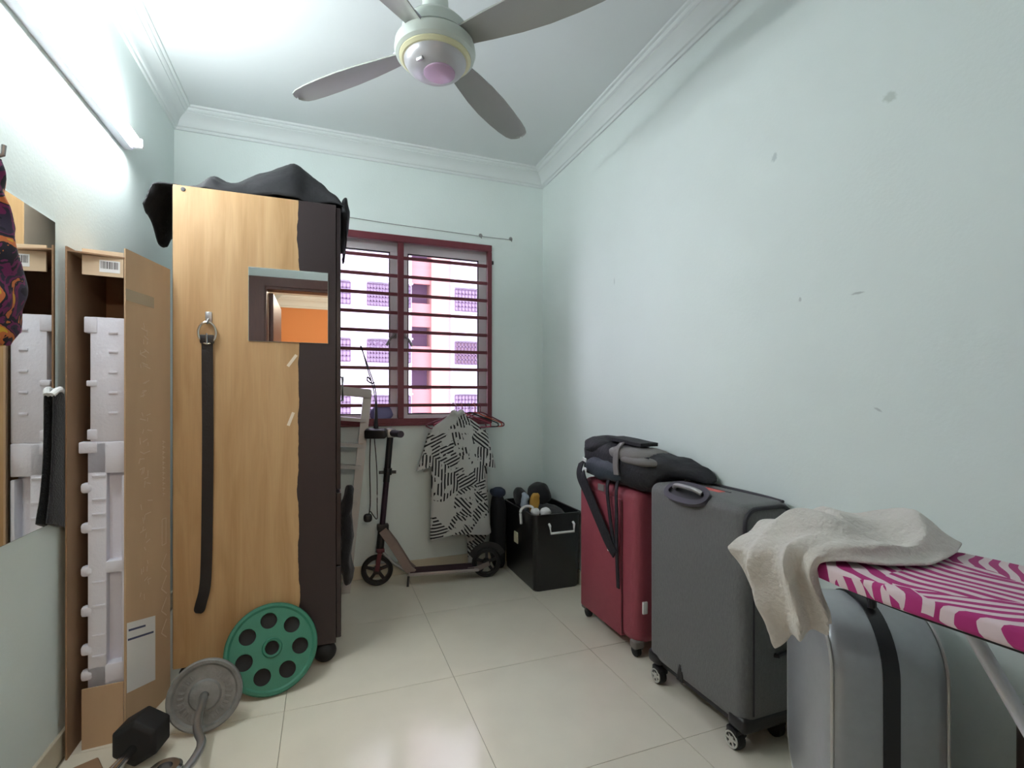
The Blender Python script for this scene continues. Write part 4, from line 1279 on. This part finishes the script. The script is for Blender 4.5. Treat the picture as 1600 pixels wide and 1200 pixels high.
# red suitcase
red = mat('dark_red_fabric', rgb(146, 64, 76), .6, var=.04, vscale=30, bump=.12, bscale=220)
redd = mat('dark_red_trim', rgb(84, 30, 40), .6)
rs = thing('red_suitcase', 'dark red suitcase standing against the wall under the backpack', 'suitcase', (1.385, 2.115, 0))
RX0, RX1, RY0, RY1, RZ1 = 1.282, 1.488, 1.862, 2.365, .745
bm = B(); box(bm, RX0 + .008, RX1, RY0, RY1, .055, RZ1, .045, 5); obj('body', bm, red, rs)
bm = B(); box(bm, RX0, RX0 + .06, RY0 + .105, RY1 - .012, .062, RZ1 - .05, .007, 3); obj('front_pocket', bm, red, rs)
bm = B(); tube(bm, [(RX0 + .004, RY0 + .103, .075), (RX0 + .004, RY0 + .103, RZ1 - .06)], .0035, 6); obj('zip_piping', bm, redd, rs)
bm = B(); tube(bm, [(RX0 + .110, RY0 - .002, .09), (RX0 + .110, RY0 - .002, RZ1 - .07)], .006, 6); obj('zip_piping', bm, redd, rs)
for y in (RY0 + .035, RY1 - .035):
    for x in (RX0 + .035, RX1 - .04):
        spinner(rs, x, y, .026, None, .014)
cg = mat('grey_corner_guard', rgb(120, 112, 108), .5)
for y0, y1 in ((RY0 + .004, RY0 + .05), (RY1 - .04, RY1 - .004)):
    bm = B(); box(bm, RX0 + .006, RX0 + .06, y0, y1, .042, .080, .010, 3); obj('corner_guard', bm, cg, rs)
bm = B(); box(bm, RX0 - .002, RX0 + .004, 2.045, 2.085, .425, .450, .002, 1); obj('white_tag', bm, M['white'], rs, smooth=0)
bm = B(); box(bm, 1.325, 1.35, RY0 - .006, RY0 + .004, .20, .255, .003, 2); obj('latch', bm, M['white'], rs)

# grey suitcase
greyf = mat('grey_woven_fabric', rgb(98, 98, 97), .62, var=.10, vscale=160, bump=.25, bscale=300, stretch=(1, 1, .35), sheen=.1)
greyt = mat('dark_piping', rgb(40, 38, 44), .5)
gs = thing('grey_suitcase', 'large grey fabric suitcase standing between the red and silver cases', 'suitcase', (1.378, 1.485, 0))
GX0, GX1, GY0, GY1, GZ1 = 1.266, 1.488, 1.232, 1.742, .815
bm = B(); box(bm, GX0, GX1, GY0, GY1, .085, GZ1, .038, 6); obj('body', bm, greyf, gs)
# expansion seam: zip piping round the narrow end
def ring_path(x0, x1, z0, z1, y, r, n=6, part=(0, 1)):
    P = rrect(x0, x1, z0, z1, r, n)
    return [Vector((a, y, b)) for a, b in P]
P = ring_path(GX0 + .008, GX1 - .01, .12, GZ1 - .012, GY0 + .004, .05)
top = [p for p in P if p.z > .60]
bm = B(); tube(bm, [Vector((GX1 - .01, GY0 + .004, .60))] + top + [Vector((GX0 + .008, GY0 + .004, .66))], .0075, 8, up=(0, 1, 0)); obj('piping', bm, greyt, gs)
bm = B(); tube(bm, [(GX0 + .040, GY0 - .001, .13), (GX0 + .040, GY0 - .001, GZ1 - .10)], .003, 6); obj('seam', bm, greyt, gs)
bm = B(); tube(bm, cr([(GX1 - .03, GY0 + .02, GZ1 - .002), (GX1 - .012, GY0 + .15, GZ1 - .002), (GX1 - .012, GY1 - .1, GZ1 - .002), (GX1 - .03, GY1 - .03, GZ1 - .008)], 5), .006, 8); obj('piping', bm, greyt, gs)
# handle set into the top edge
HMx = TR(GX0 + .0125, 1.515, GZ1 - .0125) @ RY(-PI / 4)
bm = B()
ov = [Vector((.036 * math.sin(t), .105 * math.cos(t), 0)) for t in [2 * PI * i / 40 for i in range(40)]]
ov = [HMx @ Vector((math.copysign(abs(v.x / .036) ** .8, v.x) * .036, math.copysign(abs(v.y / .105) ** .8, v.y) * .105, .004)) for v in ov]
sweep(bm, ov, rect(.022, .016), up=HMx.to_3x3() @ Vector((0, 0, 1)), closed=True); obj('handle_frame', bm, mat('dark_mauve_plastic', rgb(58, 54, 64), .4), gs, smooth=50)
bm = B(); box(bm, -.034, .034, -.095, .095, -.004, .003, .002, 1, M=HMx); obj('handle_well', bm, M['black'], gs)
bm = B(); tube(bm, [HMx @ Vector((.012, y, .010 + .018 * (1 - (y / .075) ** 4))) for y in [-.075 + .015 * k for k in range(11)]], .009, 10, up=(1, 0, 0)); obj('handle_grip', bm, mat('silver_grip', rgb(150, 148, 148), .35, metal=.4), gs)
bm = B(); box(bm, -.016, .016, -.05, .05, -.004, .0015, .002, 1, M=TR(1.385, 1.50, GZ1)); obj('red_tag', bm, mat('red_fabric_tag', rgb(206, 92, 84), .7), gs, smooth=0)
bm = B(); box(bm, -.004, .004, -.06, .06, -.004, .002, .001, 1, M=TR(1.405, 1.49, GZ1)); obj('trolley_slot', bm, M['black'], gs, smooth=0)
hubw = mat('silver_white_hub', rgb(196, 194, 186), .35, metal=.2)
for y in (GY0 + .052, GY1 - .055):
    spinner(gs, GX0 + .016, y, .033, hubw, .016); spinner(gs, GX1 - .03, y, .033, None, .016)
for y0, y1 in ((GY0 - .004, GY0 + .075), (GY1 - .075, GY1 + .002)):
    bm = B(); box(bm, GX0 - .003, GX1 + .001, y0, y1, .070, .125, .018, 4); obj('corner_guard', bm, M['black'], gs)
bm = B(); box(bm, GX0 + .02, GX1 - .02, GY0 + .05, GY1 - .05, .070, .092, .004, 1); obj('base_rail', bm, M['black'], gs)
for k, (dy, a) in enumerate(((0, .25), (.014, .05), (.028, -.15))):
    bm = B(); box(bm, -.002, .003, -.005, .005, 0, .065 - .012 * k, .001, 1, M=TR(GX0 - .001, 1.555 - dy, .087) @ RX(a)); obj('kick_strip', bm, M['black'], gs, smooth=0)
bm = B(); tube(bm, [(1.40, GY0 + .003, .31), (1.40, GY0 - .012, .315), (1.46, GY0 - .012, .325), (1.46, GY0 + .003, .33)], .008, 8); obj('side_handle', bm, M['black'], gs)

# silver hard-shell suitcase, turned
pcm = mat('silver_polycarbonate', rgb(160, 163, 166), .3, metal=.35, var=.03, vscale=50, coat=.2)
sa = math.radians(-32.0)
ss = thing('silver_suitcase', 'silver hard-shell suitcase with black zip band below the ironing board', 'suitcase', (1.286, .880, 0), sa)
hw, hl, sz0, sz1 = .128, .155, .078, .655
# local frame: x across the thickness, y along the width
def lobj(nm, bm, m, par=None, **k): return obj(nm, bm, m, par or ss, local=True, **k)
for s in (-1, 1):
    bm = B(); rows = []
    for (x_, ins) in ((.010, .0), (hw - .036, .0), (hw - .020, .004), (hw - .008, .014), (hw, .034)):
        rows.append([Vector((s * x_, a, b)) for a, b in rrect(-hl + ins, hl - ins, sz0 + ins, sz1 - ins, .135 - ins * .5, 10)])
    R = grid(bm, rows, close_u=True); bm.faces.new(R[0][::-1]); bm.faces.new(R[-1])
    shell = lobj('shell_half', bm, pcm)
bm = B(); rows = [[Vector((x_, a, b)) for a, b in rrect(-hl - .003, hl + .003, sz0 - .003, sz1 + .003, .137, 10)] for x_ in (-.017, .017)]
R = grid(bm, rows, close_u=True); bm.faces.new(R[0][::-1]); bm.faces.new(R[-1])
lobj('zip_band', bm, M['black'])
for s in (-1, 1):
    bm = B()
    P = [Vector((s * (hw - .010), a, b)) for a, b in rrect(-hl + .010, hl - .010, sz0 + .010, sz1 - .010, .127, 10)]
    tube(bm, P, .004, 6, up=(1, 0, 0), closed=True); lobj('edge_bead', bm, mat('pale_edge_bead', rgb(188, 188, 184), .3, metal=.3) if s < 0 else bpy.data.materials['pale_edge_bead'])
for x in (-.085, .085):
    for y in (-.075, .075):
        bm = B(); lathe(bm, [(0, -.012), (.022, -.012), (.025, 0), (.022, .012), (0, .012)], 20, TR(x, y, .025) @ RY(PI / 2)); lobj('wheel', bm, M['rubber'])
        bm = B(); box(bm, x - .018, x + .018, y - .018, y + .018, .028, .115, .004, 2); lobj('wheel_housing', bm, M['black'])
bm = B(); tube(bm, cr([(.0, -.07, sz1), (0, -.06, sz1 + .022), (0, 0, sz1 + .026), (0, .06, sz1 + .022), (0, .07, sz1)], 5), .010, 10); lobj('top_handle', bm, M['black'])

# ------------------------------------------------------------------ backpack
bk1 = mat('black_backpack_nylon', rgb(24, 24, 30), .7, bump=.3, bscale=70, var=.2, vscale=20)
bk2 = mat('slate_blue_panel', rgb(46, 54, 64), .6, bump=.2, bscale=60)
bk3 = mat('taupe_grey_panel', rgb(112, 108, 106), .7, bump=.2, bscale=60)
bpck = thing('backpack', 'black and grey backpack lying on the red and grey suitcases', 'backpack', (1.385, 2.05, .745))
rows = []
for (y, zlo, zhi, xl, xr) in ((2.385, .79, .83, 1.36, 1.40), (2.37, .752, .90, 1.315, 1.45), (2.31, .748, .945, 1.285, 1.475), (2.20, .748, .958, 1.275, 1.482), (2.05, .748, .945, 1.272, 1.484),
                              (1.92, .748, .935, 1.275, 1.484), (1.82, .75, .925, 1.285, 1.484), (1.755, .79, .915, 1.31, 1.484), (1.70, .825, .905, 1.345, 1.484), (1.63, .825, .885, 1.38, 1.482), (1.575, .826, .855, 1.42, 1.475), (1.56, .83, .842, 1.44, 1.46)):
    cx, cz, rx, rz = (xl + xr) / 2, (zlo + zhi) / 2, (xr - xl) / 2, (zhi - zlo) / 2
    row = []
    for i in range(29):
        a = 2 * PI * i / 28
        p = Vector((cx + rx * math.copysign(abs(math.cos(a)) ** .65, math.cos(a)), y, cz + rz * math.copysign(abs(math.sin(a)) ** .65, math.sin(a))))
        row.append(p)
    rows.append(row)
S = surf(rows, 1, 5)
for r_ in S:
    for p in r_[:-1]:
        q = noise.noise_vector(p * 14) * .010 + noise.noise_vector(p * 34) * .004
        p.x = min(1.487, p.x + q.x); p.z = max(p.z + q.z, .748 if p.y > 1.76 else .820)
    r_[-1] = r_[0]
bm = B(); R = grid(bm, S); bm.faces.new(R[0][:-1]); bm.faces.new(R[-1][:-1]); bmesh.ops.remove_doubles(bm, verts=bm.verts[:], dist=1e-6)
obj('main_body', bm, bk1, bpck, smooth=70)
bm = B(); blob(bm, (1.295, 2.11, .815), (.045, .17, .052), (.8, .7), .008, 12, 30, 18, seed=4); obj('front_pocket', bm, bk2, bpck, smooth=60)
bm = B(); blob(bm, (1.36, 1.95, .905), (.095, .17, .034), (.7, .7), .006, 12, 30, 16, seed=7); obj('grey_panel', bm, bk3, bpck, smooth=60)
bm = B(); blob(bm, (1.345, 1.87, .885), (.085, .13, .022), (.7, .7), .004, 12, 30, 14, seed=17); obj('grey_panel', bm, bk3, bpck, smooth=60)
bm = B(); blob(bm, (1.37, 2.235, .915), (.10, .13, .055), (.8, .8), .014, 10, 30, 18, seed=11); obj('top_flap', bm, bk1, bpck, smooth=60)
bm = B(); sweep(bm, cr([(1.36, 2.14, .965), (1.36, 2.03, .962), (1.37, 1.94, .955), (1.375, 1.88, .952)], 6), [(-.05, -.008), (.05, -.008), (.05, .008), (-.05, .008)], up=(0, 0, 1), scale=None); obj('carry_flap', bm, bk1, bpck, smooth=40)
def strap(pts, w, nm='strap', m=bk1, up=(-1, 0, 0), th=.006):
    bm = B(); P_ = cr(pts, 6); sweep(bm, P_, rect(w, th), up=up); return obj(nm, bm, m, bpck, smooth=40)
strap([(1.30, 1.985, .955), (1.268, 1.98, .925), (1.258, 1.975, .86), (1.26, 1.97, .81)], .040, 'compression_strap', bk3)
strap([(1.30, 1.78, .900), (1.285, 1.86, .882), (1.278, 1.95, .872), (1.27, 2.05, .866)], .022, 'compression_strap')
strap([(1.29, 2.36, .82), (1.262, 2.33, .76), (1.258, 2.24, .68), (1.258, 2.14, .58), (1.262, 2.05, .485), (1.266, 1.99, .440)], .060, 'shoulder_strap')
strap([(1.285, 2.30, .80), (1.250, 2.27, .765), (1.250, 2.18, .66), (1.252, 2.06, .53), (1.258, 1.985, .445)], .045, 'shoulder_strap')
strap([(1.285, 1.98, .80), (1.262, 1.975, .74), (1.262, 1.972, .60), (1.264, 1.975, .45), (1.270, 1.972, .285)], .020, 'webbing_strap')
strap([(1.285, 2.06, .79), (1.262, 2.055, .74), (1.260, 2.03, .62), (1.262, 1.995, .47)], .022, 'webbing_strap')
for (x, y, z) in ((1.268, 2.285, .842), (1.258, 2.265, .795)):
    bm = B(); box(bm, -.003, .003, -.018, .018, -.010, .010, .002, 1, M=TR(x, y, z) @ RX(.15)); obj('white_tag', bm, M['white'], bpck, smooth=0)
bm = B(); box(bm, -.003, .003, -.028, .028, -.016, .016, .002, 1, M=TR(1.256, 2.10, .73)); obj('grey_tag', bm, bk3, bpck, smooth=0)

# ------------------------------------------------------------------ ironing board, towel, handbag
pinkp = leaf_print('pink_leaf_print', rgb(176, 44, 118), rgb(226, 206, 210), 7.5, 11.0, (0, 0, 1), cover=1.0, thr=.5, rough=.75, distort=9.0)
ib = thing('ironing_board', 'ironing board with pink and white leaf-print cover by the wall', 'ironing board', (1.09, .40, 0))
outl = []
BZ = .85
# half outline along the axis: (distance from tip, half width)
half = [(0, .035), (.010, .062), (.035, .095), (.08, .122), (.15, .148), (.23, .168), (.32, .178), (.60, .178), (.84, .176), (.88, .165), (.90, .145)]
tip = Vector((1.035, .885)); tail = Vector((1.11, -.045)); axd = (tail - tip).normalized(); axn = Vector((-axd.y, axd.x))
for (d, w) in half: outl.append(tip + axd * d + axn * w)
for (d, w) in reversed(half): outl.append(tip + axd * d - axn * w)
bm = B()
rows = []
def inset(o_, k):
    c_ = tip + axd * .45
    return [Vector((p.x + (c_.x - p.x) * k, p.y + (c_.y - p.y) * k)) for p in o_]
for (z, k) in ((BZ - .032, .03), (BZ - .030, .008), (BZ - .024, 0), (BZ - .008, 0), (BZ - .002, .010), (BZ, .03)):
    rows.append([Vector((p.x, p.y, z)) for p in inset(outl, k)])
R = grid(bm, rows, close_u=True); bm.faces.new(R[0][::-1]); bm.faces.new(R[-1])
obj('padded_cover', bm, pinkp, ib, smooth=50)
bm = B(); rows = [[Vector((p.x, p.y, z)) for p in inset(outl, .16)] for z in (BZ - .044, BZ - .030)]
R = grid(bm, rows, close_u=True); bm.faces.new(R[0][::-1]); bm.faces.new(R[-1]); obj('board_base', bm, mat('dark_mesh_base', rgb(40, 38, 40), .7), ib, smooth=0)
legw = mat('white_leg_tube', rgb(226, 228, 234), .35)
for (x, ya, yb_) in ((1.135, .615, .13), (1.055, .10, .60)):
    bm = B(); tube(bm, [(x, ya, BZ - .040), (x, yb_, .014)], .0125, 12); obj('leg', bm, legw, ib)
    bm = B(); tube(bm, [(x - .15, yb_, .0125), (x + .15, yb_, .0125)], .0115, 12); obj('foot_bar', bm, legw, ib)

towel = mat('beige_waffle_towel', rgb(214, 208, 201), .95, var=.05, vscale=14, bump=.5, bscale=110, sheen=.2)
ctl = [
    # rows from the back of the board over the tip and down; columns across
    [(1.235, .636, .853), (1.215, .695, .856), (1.17, .76, .856), (1.10, .83, .856), (1.04, .885, .856)],
    [(1.215, .622, .868), (1.205, .680, .905), (1.16, .745, .915), (1.09, .82, .905), (1.02, .885, .880)],
    [(1.140, .598, .862), (1.160, .640, .905), (1.12, .705, .915), (1.06, .79, .905), (.985, .885, .885)],
    [(1.045, .590, .858), (1.070, .630, .878), (1.04, .690, .880), (.995, .775, .905), (.945, .88, .890)],
    [(.970, .612, .860), (.985, .645, .895), (.970, .705, .925), (.940, .785, .915), (.90, .875, .865)],
    [(.892, .668, .858), (.910, .680, .890), (.905, .730, .895), (.880, .80, .870), (.858, .872, .836)],
    [(.882, .686, .835), (.870, .700, .860), (.860, .735, .862), (.846, .79, .842), (.848, .868, .822)],
    [(.905, .690, .790), (.878, .708, .800), (.856, .732, .795), (.850, .785, .775), (.862, .850, .770)],
    [(.935, .688, .745), (.900, .702, .745), (.872, .728, .735), (.866, .775, .715), (.880, .828, .705)],
    [(.950, .692, .712), (.918, .704, .700), (.895, .732, .685), (.890, .765, .655), (.905, .795, .632)],
]
S = surf(ctl, 12, 10)
nr, nc = len(S), len(S[0])
NRM = [[None] * nc for _ in range(nr)]
for j in range(nr):
    for i in range(nc):
        du = S[j][min(i + 1, nc - 1)] - S[j][max(i - 1, 0)]
        dv = S[min(j + 1, nr - 1)][i] - S[max(j - 1, 0)][i]
        n_ = du.cross(dv)
        NRM[j][i] = n_.normalized() if n_.length > 1e-9 else Vector((0, 0, 1))
if NRM[nr // 3][nc // 2].z < 0:
    NRM = [[-v for v in r_] for r_ in NRM]
def ridge(t): return 1.0 - 2.0 * abs(math.sin(t)) ** .7
for j, r_ in enumerate(S):
    for i, p in enumerate(r_):
        f, u = j / (nr - 1), i / (nc - 1)
        wn = noise.noise(p * 6.0) * 1.6
        top_w = max(0.0, 1 - max(0, f - .45) / .2)
        han_w = max(0.0, min(1.0, (f - .5) / .2))
        d = top_w * .013 * ridge(PI * (2.2 * u + 1.1 * f) + wn) * min(1, 5 * f) * min(1, u * 4)
        d += han_w * .017 * ridge(PI * (3.1 * u - .5 * f) + wn * .7) * (.5 + .5 * han_w)
        d += noise.noise(p * 20.0) * .005
        p += NRM[j][i] * d
        if f <= .55 and p.z < BZ + .006 and p.x > .895: p.z = BZ + .006
bm = B(); grid(bm, S)
tw = obj('towel', bm, towel, label='crumpled beige waffle towel draped over the ironing board tip', cat='towel', smooth=80, origin=(1.0, .75, BZ))
thicken(tw, .006, 1, 0.0)

hbg = thing('handbag', 'dark brown and beige bag standing by the wall below the ironing board', 'bag', (1.43, .52, 0))
bm = B(); box(bm, 1.375, 1.480, .32, .625, 0, .335, .03, 4); obj('bag_base', bm, mat('beige_canvas', rgb(160, 136, 112), .8, bump=.2, bscale=150), hbg)
bm = B(); box(bm, 1.380, 1.476, .325, .620, .315, .50, .03, 4); obj('bag_top', bm, mat('dark_brown_leather', rgb(48, 34, 28), .5), hbg)
bm = B(); tube(bm, cr([(1.428, .39, .49), (1.42, .40, .60), (1.42, .47, .655), (1.42, .54, .60), (1.428, .55, .49)], 6), .008, 8); obj('bag_handle', bm, bpy.data.materials['dark_brown_leather'], hbg)

for o in bpy.data.objects:
    if 'mw' in o: del o['mw']
